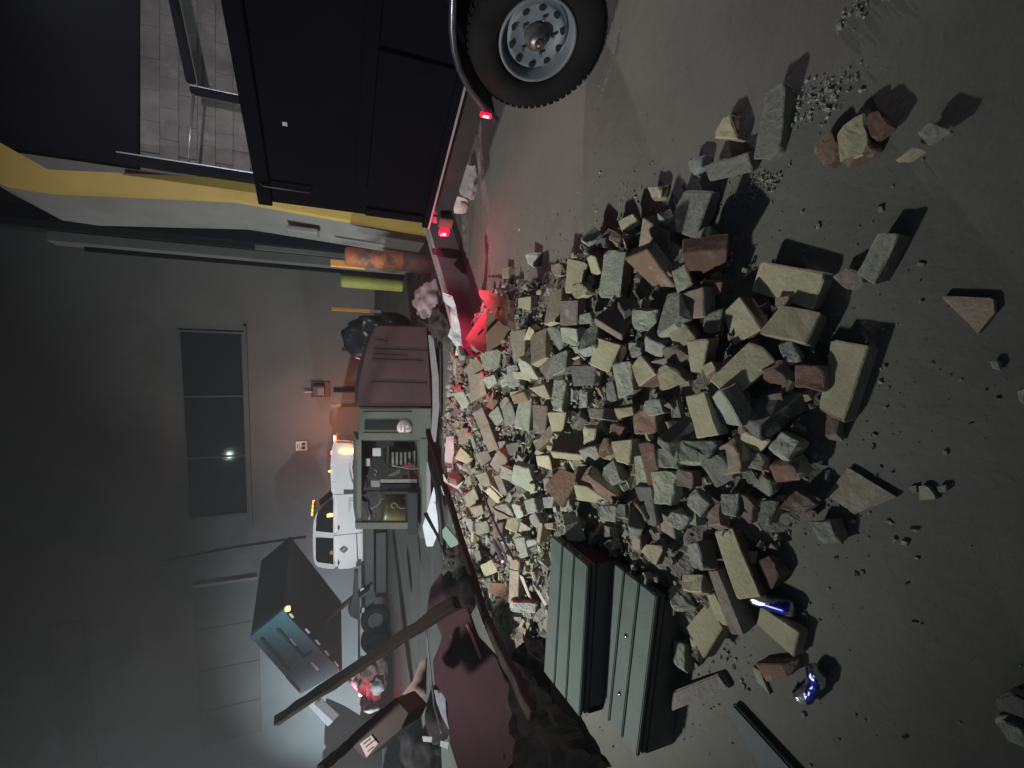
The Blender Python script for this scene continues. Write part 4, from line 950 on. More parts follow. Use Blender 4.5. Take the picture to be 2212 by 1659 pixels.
def sheet(nm, r, pts, base, nrm, th, m_, label=None, cat=None, par=None, rum=0.0, cuts=3, seed=1, group=None):
    """thin sheet whose outline is given by picture points on a plane; rumpled a little"""
    nrm = Vector(nrm).normalized(); P = [at_plane(r, x, y, base, nrm) for x, y in pts]
    b = bmesh.new(); f = b.faces.new([b.verts.new(p) for p in P]); bmesh.ops.triangulate(b, faces=[f])
    if rum:
        bmesh.ops.subdivide_edges(b, edges=list(b.edges), cuts=cuts, use_grid_fill=True)
        for v in b.verts: v.co += nrm * rum * (noise.noise(v.co * 9 + Vector((seed, 0, 0))) + 0.6 * noise.noise(v.co * 21))
    b.normal_update()
    bmesh.ops.recalc_face_normals(b, faces=list(b.faces)); bmesh.ops.solidify(b, geom=list(b.faces), thickness=th)
    o = obj(nm, b, m_, par, world=par is not None)
    if label: tag(o, label, cat, group)
    return o
def hp(r, x, y, z): return at_z(r, x, y, z)
M['plasw'] = mat('white_plastic_sheet', (0.58, 0.58, 0.62), (0.48, 0.48, 0.52), 9, 0.5, 0.3, 25)
sheet('plastic_sheet', 'S', [(395, 0), (560, 60), (620, 330), (690, 700), (705, 880), (690, 1030), (590, 1030), (620, 880), (470, 720), (520, 560), (510, 250), (400, 160)], hp('S', 600, 700, 0.33), (-0.4, -0.7, 0.45), 0.003, M['plasw'],
      'torn white plastic sheet draped over the end of the long weathered board', 'sheet', rum=0.03, seed=4)
# folded cardboard that the tail lamp reddens
M['card'] = mat('brown_cardboard', (0.30, 0.19, 0.13), (0.26, 0.165, 0.115), 9, 0.85, 0.1, 30)
CB = thing('cardboard_box', 'flattened brown cardboard box lit red by the trailer tail lamp', 'box', hp('S', 1150, 700, 0.15))
cb0 = hp('S', 1150, 620, 0.28)
sheet('flap', 'S', [(760, 770), (1115, 255), (1100, 620), (1075, 1012), (960, 960)], cb0, (0.7, -0.15, 0.65), 0.005, M['card'], par=CB)
sheet('flap', 'S', [(1118, 300), (1340, 480), (1540, 620), (1440, 760), (1330, 850), (1100, 985)], cb0 + Vector((0, -0.02, 0)), (0.05, -0.75, 0.6), 0.005, M['card'], par=CB)
sheet('flap', 'S', [(960, -40), (1120, -20), (1330, 60), (1540, 150), (1560, 640), (1350, 520), (1130, 260), (1080, 170), (990, 60)], cb0 + Vector((0.05, 0.06, 0.0)), (0.5, -0.1, 0.85), 0.005, M['card'], par=CB, rum=0.01)
for q_ in (((955, 690), (970, 700), (1055, 600), (1045, 592)),):
    sheet('hand_slot', 'S', q_, cb0 + Vector((0.006, -0.003, 0.007)), (0.7, -0.15, 0.65), 0.002, M['hole'], par=CB)
sheet('hand_slot', 'S', [(1262, 240), (1345, 245), (1345, 262), (1265, 258)], cb0 + Vector((0.052, 0.056, 0.014)), (0.5, -0.1, 0.85), 0.002, M['hole'], par=CB)
# pink insulation / rags between machine and board
M['rag'] = mat('dusty_pink_rag', (0.36, 0.27, 0.28), (0.26, 0.19, 0.20), 7, 0.95, 0.4, 30); M['soot'] = mat('dark_dirt', (0.04, 0.036, 0.034), (0.025, 0.023, 0.021), 9, 0.95, 0.8, 40, c3=(0.12, 0.11, 0.10), c3amt=0.6, c3scale=10)
c = hp('Y', 640, 640, 0.14); tag(lump(c, (0.26, 0.16, 0.20), 3, M['rag'], 'insulation_wad', amp=0.38, freq=2.3), 'wad of crumpled pink insulation lying right of the machine', 'insulation')
c = hp('Y', 650, 800, 0.10); tag(lump(c, (0.25, 0.14, 0.13), 5, M['rag'], 'rag', amp=0.3, freq=2.2), 'dusty folded rag at the far end of the machine skirt', 'rag')
c = hp('Y', 830, 900, 0.1); tag(lump(c, (0.22, 0.16, 0.15), 8, M['soot'], 'bin_bag', amp=0.5, freq=3), 'dark torn bag between the rag and the white plastic sheet', 'bag')
# ================================================================== green slatted steps
M['gplas'] = mat('grey_green_plastic', (0.088, 0.118, 0.112), (0.068, 0.094, 0.09), 6, 0.55, 0.12, 60, c3=(0.15, 0.17, 0.16), c3amt=0.62, c3scale=18)
M['gdark'] = mat('shaded_plastic_side', (0.075, 0.073, 0.068), (0.09, 0.087, 0.08), 6, 0.7, 0.1, 30)  # shade of the risers put into a darker, greyer plastic colour
zA, zB_ = 0.33, 0.20
tA = [at_z('E', *p, zA) for p in ((122, 145), (352, 335), (298, 1325), (68, 1030))]
tB = [at_z('E', *p, zB_) for p in ((505, 305), (800, 535), (672, 1590), (415, 1265))]
print('TREADS', [[round(k, 2) for k in p] for p in tA + tB])
SX = thing('step_stool', 'two-tread grey-green plastic step stool with slatted treads, at the heap edge', 'step stool', ((tB[0].x + tB[3].x) / 2, (tB[0].y + tB[1].y) / 2, 0))
def lerp(p, q, t): return p + (q - p) * t
for T4 in (tA, tB):
    for k in range(3):
        t0, t1 = k / 3 + (0.018 if k else 0), (k + 1) / 3 - (0.018 if k < 2 else 0)
        a1, a2, b1, b2 = lerp(T4[0], T4[1], t0), lerp(T4[0], T4[1], t1), lerp(T4[3], T4[2], t0), lerp(T4[3], T4[2], t1)
        obj('slat', prism([a1, a2, b2, b1], (0, 0, -0.022), bev=0.004), M['gplas'], SX, world=True)
    bb = [v - Vector((0, 0, 0.03)) for v in T4]; c_ = sum(bb, Vector()) / 4
    obj('tread_base', prism([c_ + (v - c_) * 0.985 for v in bb], (0, 0, -0.02)), M['gdark'], SX, world=True)
def dn(v, z=0.0): return Vector((v.x, v.y, z))
ins = 0.012
r1, r2 = tA[1].copy(), tA[2].copy()
obj('riser', prism([dn(r1, zA - .055), dn(r2, zA - .055), dn(r2, zB_ - 0.06), dn(r1, zB_ - 0.06)], (0, 0.02, 0)), M['gdark'], SX, world=True)
r1, r2 = tB[1].copy(), tB[2].copy()
obj('riser', prism([dn(r1, zB_ - .055), dn(r2, zB_ - .055), dn(r2, 0.0), dn(r1, 0.0)], (0, 0.02, 0)), M['gdark'], SX, world=True)
for s_, nm in ((0, 'side_panel'), (1, 'side_panel')):
    i0, i1 = (0, 1) if s_ == 0 else (3, 2)
    prof = [dn(tA[i0], 0), dn(tA[i0], zA - .052), dn(tA[i1], zA - .052), dn(tA[i1], zB_ - .052), dn(tB[i1], zB_ - .052), dn(tB[i1], 0)]
    v_ = (tA[3] - tA[0]).normalized() * (0.03 if s_ == 0 else -0.03)
    obj(nm, prism(prof, v_), mat('shade_maroon_side_%d' % s_, (0.02, 0.013, 0.014), (0.015, 0.010, 0.011), 6, 0.8, spec=0.1), SX, world=True)  # unlit end faces: shade put into a dark maroon colour
for (x_, y_) in ((604, 797), (562, 1175)):
    v = at_z('E', x_, y_, zB_ + 0.002); t_ = lathe([(0.009, 0), (0.009, 0.003), (0.004, 0.005), (0, 0.005)], 12); t_.transform(Matrix.Translation(v)); obj('screw', t_, M['chrome'], SX, world=True)
# ================================================================== drinks cans
M['cblue'] = mat('blue_can_print', (0.03, 0.035, 0.30), (0.05, 0.05, 0.36), 30, 0.22, metal=0.8); M['csilv'] = mat('silver_can', (0.70, 0.71, 0.74), (0.6, 0.6, 0.64), 30, 0.2, 0.2, 60, metal=0.9)
def can(p0, p1, r, crush, seed, label, bands):
    d = (p1 - p0); L = d.length; R = basis(d.orthogonal(), d); MW_ = M_at(p0, R); rnd = random.Random(seed)
    t = thing('drinks_can', label, 'can', p0, 0, 'drinks cans')
    prof = [(r * 0.75, 0.0), (r * 0.86, 0.004), (r, 0.012)] + [(r, 0.012 + (L - 0.028) * k / 14) for k in range(1, 14)] + [(r, L - 0.016), (r * 0.84, L - 0.004), (r * 0.8, L)]
    b = lathe(prof, 28); 
    for v in b.verts:
        h = v.co.z / L
        k = crush * math.exp(-((h - 0.5) / 0.28) ** 2); a = math.atan2(v.co.y, v.co.x)
        s = 1 - k * (0.5 + 0.5 * math.cos(2 * a)); v.co.x *= s; v.co.y *= s
        if crush: v.co += Vector((noise.noise(v.co * 60), noise.noise(v.co * 60 + Vector((7, 0, 0))), noise.noise(v.co * 50))) * r * 0.35 * crush
        if crush > 0.3: v.co.x += (h - 0.5) ** 2 * L * 0.3
    for f in b.faces:
        c = f.calc_center_median(); h = c.z / L; a = math.atan2(c.y, c.x)
        f.material_index = 1 if (h < 0.05 or h > 0.95) else bands(h, a)
    b.transform(MW_); obj('shell', b, [M['cblue'], M['csilv']], t, world=True, smooth=True)
    tb = lathe([(r * 0.28, 0.0), (r * 0.26, 0.002), (0, 0.002)], 12); tb.transform(Matrix.Translation((r * 0.2, 0, L - 0.003))); 
    if crush < 0.3: tb.transform(MW_); obj('ring_pull', tb, M['chrome'], t, world=True)
    else: tb.free()
bd = lambda h, a: 1 if math.cos(2 * a + 5 * (h - 0.5)) > 0.25 else 0
can(at_z('K', 0, 0, 0) if False else at_z('I', 290, 450, 0.05), at_z('I', 588, 540, 0.028), 0.027, 0.0, 1, 'blue and silver drinks can lying under the big cream and red brick', bd)
can(at_z('I', 655, 1170, 0.022), at_z('I', 775, 985, 0.03), 0.031, 0.5, 2, 'crushed blue and silver drinks can alone on the near concrete', bd)
can(at_z('K', 690, 350, 0.24), at_z('K', 800, 590, 0.22), 0.030, 0.25, 3, 'crumpled silver drinks can beside the step stool in the rubble', lambda h, a: 1)
# ================================================================== left heap: maroon panel, crate, sticks, sheets
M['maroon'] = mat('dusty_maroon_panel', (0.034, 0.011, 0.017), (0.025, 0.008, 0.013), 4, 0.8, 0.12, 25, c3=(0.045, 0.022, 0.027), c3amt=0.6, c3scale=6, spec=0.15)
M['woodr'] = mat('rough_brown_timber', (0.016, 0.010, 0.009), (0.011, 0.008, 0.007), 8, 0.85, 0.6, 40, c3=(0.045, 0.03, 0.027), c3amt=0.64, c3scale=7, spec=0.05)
M['woodg'] = mat('weathered_grey_plank', (0.28, 0.26, 0.245), (0.19, 0.175, 0.165), 7, 0.9, 0.7, 40, stretch=(1, 1, 1))
nP = Vector((0.18, -0.62, 0.76)).normalized(); bP = at_z('O', 1010, 1430, 0.36)
def slab(nm, r, pts, base, n, th, m_, label, cat, par=None, bev=0.006):
    V = [at_plane(r, x, y, base, n) for x, y in pts]
    o = obj(nm, prism(V, -n * th, bev=bev), m_, par, world=par is not None)
    return tag(o, label, cat) if label else o
PN = thing('door_panel', 'dusty maroon door panel with a round black hole, lying on the left debris', 'panel', at_z('O', 1010, 1430, 0.0))
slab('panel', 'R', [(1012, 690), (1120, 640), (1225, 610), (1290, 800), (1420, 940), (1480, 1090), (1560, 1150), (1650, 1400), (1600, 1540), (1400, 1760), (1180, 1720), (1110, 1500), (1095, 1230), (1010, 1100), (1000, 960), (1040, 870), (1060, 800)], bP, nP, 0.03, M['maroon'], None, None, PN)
v = at_plane('R', 1252, 966, bP + nP * 0.002, nP); t_ = lathe([(0.042, -0.02), (0.042, 0.002), (0, 0.002)], 24); t_.transform(M_at(v, basis(nP.orthogonal(), nP))); obj('hole', t_, M['hole'], PN, world=True)
obj('edge_strip', tube([at_plane('R', 1225, 720, bP + nP * 0.008, nP), at_plane('R', 1318, 945, bP + nP * 0.008, nP)], 0.012, seg=6), mat('pink_grey_strip', (0.33, 0.22, 0.22)), PN, world=True)
def stick(r, pts, zs, rad, m_, label, nm='stick', cat='stick', r2=None, seg=8, group=None):
    V = [at_z(r, x, y, z) for (x, y), z in zip(pts, zs)]
    VV = []
    for i in range(len(V) - 1):
        for k in range(4): VV.append(lerp(V[i], V[i + 1], k / 4) + Vector((noise.noise(V[i] * 3 + Vector((k, 0, 0))), 0, noise.noise(V[i] * 3 + Vector((0, k, 0))))) * rad * 0.5)
    VV.append(V[-1])
    return tag(obj(nm, tube(VV, rad, seg=seg, r2=r2), m_), label, cat, group)
def beam(r, p, q, d1, d2, w_, h_, m_, label, nm, cat, up=(0, 0, 1)):
    """timber from picture point p at distance d1 to q at distance d2"""
    a = CAM + ray(r, *p) * d1; b = CAM + ray(r, *q) * d2; d = b - a; R = basis(d, up); bm = bmesh.new()
    box(bm, (a + b) / 2, (d.length, w_, h_), R, min(w_, h_) * 0.12)
    bmesh.ops.subdivide_edges(bm, edges=[e for e in bm.edges if e.calc_length() > d.length * 0.5], cuts=12)
    for v in bm.verts: v.co += Vector((noise.noise(v.co * 7), noise.noise(v.co * 7 + Vector((5, 0, 0))), noise.noise(v.co * 7 + Vector((0, 5, 0))))) * min(w_, h_) * 0.25
    return tag(obj(nm, bm, m_), label, cat)
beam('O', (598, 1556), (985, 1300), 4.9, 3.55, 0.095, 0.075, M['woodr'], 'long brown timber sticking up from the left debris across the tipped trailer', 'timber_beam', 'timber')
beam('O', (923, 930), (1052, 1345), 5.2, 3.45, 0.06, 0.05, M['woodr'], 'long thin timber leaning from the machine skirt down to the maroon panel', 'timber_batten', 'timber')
beam('O', (1052, 1345), (1150, 1545), 3.42, 2.75, 0.085, 0.05, mat('charred_timber', (0.015, 0.012, 0.012), (0.03, 0.023, 0.022), 9, 0.9, 0.4, 40, spec=0.08), 'charred dark timber lying along the edge of the maroon panel', 'timber_beam', 'timber')
stick('V', [(1070, 1240), (1160, 1400), (1260, 1560)], (0.34, 0.3, 0.26), 0.014, M['black'], 'thin black rod crossing the white boards in front of the machine', 'metal_rod', 'rod')
stick('V', [(1150, 560), (1250, 1000), (1290, 1500), (1340, 1900)], (0.32, 0.32, 0.3, 0.28), 0.035, M['black'], 'black bent pipe running beside the white boards', 'pipe', 'pipe')
stick('K', [(560, -150), (640, 60), (740, 270), (890, 560)], (0.34, 0.3, 0.29, 0.27), 0.009, M['black'], 'long thin black rod lying over the rubble beside the silver can', 'metal_rod', 'rod')
stick('K', [(-60, 60), (60, 300), (200, 640)], (0.36, 0.33, 0.28), 0.02, M['black'], 'dark branch leaning on the near end of the white boards', 'branch', 'branch', r2=0.012)
stick('K', [(850, 665), (900, 680), (960, 690), (1000, 672)], (0.28, 0.285, 0.285, 0.28), 0.0035, M['black'], 'short black wire lying across the long tan brick', 'wire', 'wire')
tag(lump(at_z('K', 330, 880, 0.12), (0.24, 0.17, 0.2), 12, M['cloth'], 'bin_bag', amp=0.28, freq=1.8), 'crumpled black bag between the timbers above the maroon panel', 'bag')
tag(lump(at_z('K', 300, 560, 0.15), (0.16, 0.14, 0.16), 14, M['soot'], 'bin_bag', amp=0.5, freq=2.6), 'dusty dark bag lying under the dark branch tip', 'bag')
# white boards in front of the machine
bw = mat('white_board', (0.60, 0.62, 0.68), (0.52, 0.54, 0.60), 5, 0.5, 0.1, 20)
sheet('white_board', 'V', [(1195, 890), (1240, 860), (1290, 1240), (1250, 1480), (1180, 1660), (1100, 1659), (1050, 1400), (1110, 1200)], hp('V', 1170, 1300, 0.2), (-0.1, -0.55, 0.8), 0.012, bw, 'large pale blue-white board leaning below the open engine bay', 'board')
sheet('white_board', 'V', [(1285, 880), (1325, 865), (1360, 1010), (1368, 1050), (1320, 980)], hp('V', 1330, 960, 0.3), (-0.1, -0.6, 0.75), 0.008, bw, 'small white board corner beside the long thin timber', 'board')
sheet('paper_sheet', 'C', [(262, 200), (310, 195), (312, 300), (292, 400), (255, 385), (250, 330)], hp('C', 280, 300, 0.25), (0.2, -0.7, 0.6), 0.003, M['plasw'], 'narrow pinkish white paper strip standing at the heap edge by the machine', 'paper', rum=0.006)
sheet('paper_sheet', 'C', [(240, 440), (275, 500), (330, 520), (375, 485), (330, 560), (275, 605), (250, 545)], hp('C', 290, 540, 0.3), (0.1, -0.6, 0.75), 0.003, M['plasw'], 'crumpled white paper under the tan half brick by the thin timber', 'paper', rum=0.008)
sheet('plastic_offcut', 'C', [(245, 805), (268, 780), (350, 880), (345, 900), (300, 920), (248, 850)], hp('C', 300, 850, 0.27), (0.0, -0.4, 0.9), 0.02, mat('grey_green_offcut', (0.17, 0.25, 0.22), rough=0.5), 'small grey-green plastic offcut between the thin timber and the dark bag', 'offcut')
sheet('white_splinter', 'C', [(738, 1095), (768, 1115), (822, 1262), (806, 1258)], hp('C', 780, 1180, 0.2), (0, -0.3, 0.95), 0.006, mat('pale_wood', (0.46, 0.43, 0.36), rough=0.8), 'pale wood splinter lying right beside the long tan brick', 'splinter')
sheet('white_splinter', 'C', [(850, 1198), (872, 1205), (922, 1290), (908, 1302)], hp('C', 880, 1250, 0.2), (0, -0.3, 0.95), 0.006, mat('pale_wood_b', (0.46, 0.43, 0.36), rough=0.8), 'pale wood splinter touching the far slat of the step stool', 'splinter')
# maroon crate with a label
nC = Vector((0.45, -0.75, 0.5)).normalized(); bC = at_y('R', 680, 1430, 3.1)
CR = thing('carton', 'tilted maroon-brown carton with a pale printed label on the left debris', 'carton', (bC.x, bC.y, 0))
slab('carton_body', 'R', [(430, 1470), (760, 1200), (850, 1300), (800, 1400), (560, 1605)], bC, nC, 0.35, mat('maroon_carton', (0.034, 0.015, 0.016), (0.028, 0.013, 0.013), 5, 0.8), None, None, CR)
lbl = slab('label', 'R', [(525, 1500), (600, 1445), (645, 1500), (570, 1590)], bC + nC * 0.004, nC, 0.003, mat('mauve_label', (0.38, 0.27, 0.31), rough=0.7), None, None, CR, bev=0)
for q_ in (((545, 1500), (590, 1465), (597, 1472), (552, 1508)), ((560, 1520), (620, 1472), (626, 1480), (566, 1528)), ((575, 1548), (610, 1520), (615, 1527), (580, 1555))):
    slab('printed_line', 'R', q_, bC + nC * 0.006, nC, 0.0015, M['darkred'], None, None, lbl, bev=0) if False else obj('printed_line', prism([at_plane('R', x, y, bC + nC * 0.006, nC) for x, y in q_], -nC * 0.0015), M['darkred'], CR, world=True)
tag(slab('cardboard_piece', 'R', [(800, 1180), (870, 1090), (920, 960), (960, 940), (955, 1180), (900, 1225), (830, 1220)], at_y('R', 880, 1130, 3.6), Vector((0.2, -0.8, 0.5)).normalized(), 0.02, mat('brown_board_piece', (0.15, 0.10, 0.08), (0.12, 0.08, 0.07), 6, 0.8), None, None), 'brown cardboard piece standing between the carton and the maroon panel', 'cardboard')
tag(slab('maroon_offcut', 'R', [(960, 640), (985, 480), (1050, 390), (1130, 520), (1140, 590), (1000, 680)], at_z('R', 1050, 540, 0.34), Vector((0.1, -0.6, 0.78)).normalized(), 0.03, M['maroon'], None, None), 'maroon panel offcut at the foot of the long brown timber', 'panel')
beam('R', (270, 1659), (470, 1500), 2.7, 3.2, 0.05, 0.05, M['woodr'], 'short brown timber poking out behind the labelled carton', 'timber_beam', 'timber')
sheet('torn_paper', 'R', [(1010, 1150), (1050, 1150), (1085, 1180), (1090, 1300), (1110, 1410), (1060, 1320), (1030, 1240)], at_z('R', 1060, 1280, 0.3), (0.1, -0.7, 0.7), 0.003, mat('blue_grey_paper', (0.34, 0.36, 0.38), rough=0.8), 'torn blue-grey paper along the left edge of the maroon panel', 'paper', rum=0.006)
stick('R', [(960, 760), (985, 1000), (1010, 1250), (1060, 1430)], (0.42, 0.4, 0.38, 0.35), 0.009, M['alu'], 'thin pale metal rod along the left edge of the maroon panel', 'metal_rod', 'rod')
stick('R', [(1165, 1380), (1180, 1520), (1190, 1680)], (0.42, 0.40, 0.38), 0.008, M['alu'], 'thin pale metal rod at the near end of the maroon panel', 'metal_rod', 'rod')
for k, (x, y, z, s, m_, l_) in enumerate(((980, 1560, 0.12, 0.28, 'soot', 'dark rubbish bag at the picture edge under the maroon panel'), (1060, 1300, 0.05, 0.25, 'soot', 'dirt-caked bag behind the torn blue-grey paper'), (880, 1500, 0.12, 0.28, 'bag', 'dark rubbish bag behind the thin pale rods'), (760, 1620, 0.15, 0.3, 'soot', 'dusty rubbish bag under the labelled carton'),
        (1500, 1500, 0.05, 0.26, 'bag', 'dark bag slumped between the step stool and the maroon panel'), (1420, 1250, 0.02, 0.17, 'bag', 'small dark bag squeezed between the step stool and the charred timber'))):
    tag(lump(at_z('R', x, y, z), (s * 1.3, s, s * 0.8), 20 + k, M['cloth'], 'bin_bag', amp=0.28, freq=1.7), l_, 'bag')
for k, q_ in enumerate((((935, 1450), (1000, 1455), (995, 1490), (940, 1485)), ((1055, 1480), (1110, 1490), (1100, 1535), (1050, 1515)))):
    sheet('paper_scrap', 'R', q_, at_z('R', 1000, 1480, 0.33), (0.1, -0.6, 0.7), 0.004, mat('pale_scrap_%d' % k, (0.36, 0.36, 0.34)), ('left', 'right')[k] and ('pale paper scrap on the dark bag, farther from the camera', 'pale paper scrap on the dark bag, nearer to the camera')[k], 'paper', group='paper scraps')
sheet('shade_sheet', 'O', [(1095, 1450), (1120, 1400), (1150, 1350), (1175, 1320), (1186, 1420), (1186, 1500), (1240, 1560), (1275, 1610), (1330, 1648), (1430, 1652), (1500, 1790), (1150, 1790), (1110, 1600)], at_z('O', 1180, 1530, 0.13), (0.12, -0.3, 0.95), 0.006, mat('black_shade_sheet', (0.007, 0.005, 0.006), (0.005, 0.004, 0.004), 6, 0.9, 0.3, 20, spec=0.05), 'crumpled black sheet in place of shade between the maroon panel and the step stool', 'tarpaulin', rum=0.07, cuts=7, seed=3)  # black sheet added where the ground lies in shade
# bright rubble and leaves by the tipped trailer's red lamp
M['leaf'] = mat('grey_shrub_debris', (0.20, 0.19, 0.17), (0.12, 0.12, 0.10), 9, 0.9, 0.7, 30, c3=(0.26, 0.26, 0.24), c3amt=0.6, c3scale=9)
c = at_z('R', 660, 1180, 0.15); tag(lump((c.x, c.y, 0.22), (0.75, 0.4, 0.36), 31, M['leaf'], 'debris_mound', sub=5, amp=0.6, freq=3), 'grey mound of debris under the raised end of the tipped trailer', 'debris')
c = at_y('W', 800, 540, 7.6); tag(lump(c, (0.13, 0.1, 0.12), 33, mat('dull_white_plastic', (0.14, 0.13, 0.14), rough=0.7), 'plastic_bag', sub=3, amp=0.5), 'small white plastic bag on the debris mound by the red lamp', 'bag')
c = at_y('W', 740, 800, 6.6); tag(lump(c, (0.05, 0.05, 0.12), 34, mat('dull_white_cup', (0.2, 0.2, 0.2), rough=0.6), 'plastic_cup', sub=3, amp=0.2), 'thin white cup at the near side of the debris mound', 'cup')
c = at_y('W', 690, 430, 11.3); tag(lump((c.x, 11.3, max(0.3, c.z - 0.15)), (0.5, 0.25, 0.38), 37, M['leaf'], 'debris_mound', sub=5, amp=0.5, freq=3), 'heap of debris glowing red beside the rear lamp of the tipped trailer', 'debris')
lamp('marker_lamp_glow', 'POINT', c + Vector((-0.35, -0.55, 0.15)), 22, (1, 0.06, 0.12), size=0.04)
# printed cloth bag on the pale sheeting, left
M['tarp'] = mat('pale_blue_grey_tarp', (0.46, 0.49, 0.52), (0.38, 0.41, 0.44), 1.5, 0.8, 0.4, 9)
bt = bmesh.new(); bmesh.ops.create_grid(bt, x_segments=60, y_segments=30, size=1)
q4 = [at_y('O', 705, 1510, 8.6), at_y('O', 690, 1800, 7.0), at_y('O', 822, 1800, 7.0), at_y('O', 822, 1545, 8.6)]
for v in bt.verts:
    s_, t_ = (v.co.x + 1) / 2, (v.co.y + 1) / 2; p = lerp(lerp(q4[3], q4[2], s_), lerp(q4[0], q4[1], s_), t_); k_ = noise.noise(p * 1.6) * 0.16 + noise.noise(p * 4.5) * 0.05
    v.co = p + Vector((0, k_ - 0.2 * (1 - t_), 0.25 * k_ * t_))
bmesh.ops.solidify(bt, geom=list(bt.faces), thickness=0.01)
tag(obj('tarpaulin', bt, M['tarp'], smooth=True), 'pale blue-grey tarpaulin standing at the left, below the tipped trailer', 'tarpaulin')
sg = thing('printed_bag', 'grey printed bag with a white border against the pale tarpaulin', 'bag', at_y('W', 240, 830, 6.7)); nS = Vector((0.3, -0.95, 0.1)).normalized(); bS = at_y('W', 240, 830, 6.7)
slab('bag_body', 'W', [(30, 760), (100, 720), (180, 690), (380, 860), (300, 950), (250, 1000)], bS, nS, 0.008, mat('dull_bag_white', (0.36, 0.38, 0.42), rough=0.7), None, None, sg)
slab('printed_area', 'W', [(105, 755), (185, 695), (375, 870), (305, 942)], bS + nS * 0.006, nS, 0.004, mat('grey_print', (0.08, 0.08, 0.09), (0.20, 0.20, 0.21), 60, 0.8), None, None, sg, bev=0)
# planks, plate and odds by the near edge
slabn = Vector((0.05, -0.15, 0.98)).normalized()
tag(slab('plank_offcut', 'E', [(905, 1160), (1205, 1042), (1275, 1138), (895, 1292)], at_z('E', 1080, 1160, 0.05), slabn, 0.045, M['woodg'], None, None), 'short weathered grey plank offcut below the step stool', 'plank')
tag(slab('metal_plate', 'I', [(110, 1245), (150, 1205), (640, 1745), (380, 1745)], at_z('I', 350, 1500, 0.03), Vector((0, 0, 1)), 0.025, mat('blue_grey_steel', (0.10, 0.125, 0.135), (0.075, 0.095, 0.105), 5, 0.7), None, None), 'blue-grey metal plate in the near left corner', 'plate')
tag(slab('shoe_scrap', 'I', [(2010, 1150), (2120, 1120), (2240, 1180), (2240, 1330), (2080, 1270), (1990, 1240)], at_z('I', 2120, 1220, 0.05), Vector((0, 0, 1)), 0.05, M['black'], None, None), 'black scrap beside the grey lump at the near edge', 'scrap')
# white jug and grey rags behind the trailer's rear
c = at_z('X', 640, 300, 0.1); tag(lump(at_z('X', 610, 350, 0.16), (0.09, 0.08, 0.22), 41, mat('pinkish_white_plastic', (0.62, 0.57, 0.55), rough=0.5), 'plastic_jug', sub=3, amp=0.15), 'upright pinkish white plastic jug behind the trailer rear lamp', 'jug')
tag(lump(at_z('X', 820, 60, 0.06), (0.16, 0.12, 0.1), 42, mat('grey_cloth', (0.25, 0.25, 0.27)), 'cloth', sub=4, amp=0.3), 'crumpled grey cloth under the trailer, behind the rear lamp', 'cloth')
# ================================================================== the heap
build_heap()
# under-layer of dust and crushed mortar
g = bmesh.new(); bmesh.ops.create_grid(g, x_segments=170, y_segments=200, size=1)
xs = [p.x for p in OUT]; ys = [p.y for p in OUT]; X0, X1, Y0, Y1 = min(xs) - .1, max(xs) + .1, min(ys) - .1, max(ys) + .1
for v in g.verts:
    x = X0 + (v.co.x + 1) / 2 * (X1 - X0); y = Y0 + (v.co.y + 1) / 2 * (Y1 - Y0); h = H(x, y)
    v.co = Vector((x, y, h * 0.80 - 0.03 + 0.035 * abs(noise.noise(Vector((x * 12, y * 12, 0)))) * min(1, h * 12) + 0.012 * noise.noise(Vector((x * 40, y * 40, 2)))))
bmesh.ops.delete(g, geom=[v for v in g.verts if v.co.z < -0.016], context='VERTS')
M['rub'] = mat('crushed_mortar_dust', (0.25, 0.235, 0.21), (0.18, 0.168, 0.15), 14, 0.95, 1.0, 60, c3=(0.26, 0.25, 0.22), c3amt=0.56, c3scale=20)
tag(obj('crushed_rubble', g, M['rub'], loc=(0, 0, 0)), 'fine crushed mortar and dust under the heap of bricks', 'rubble', kind='stuff')
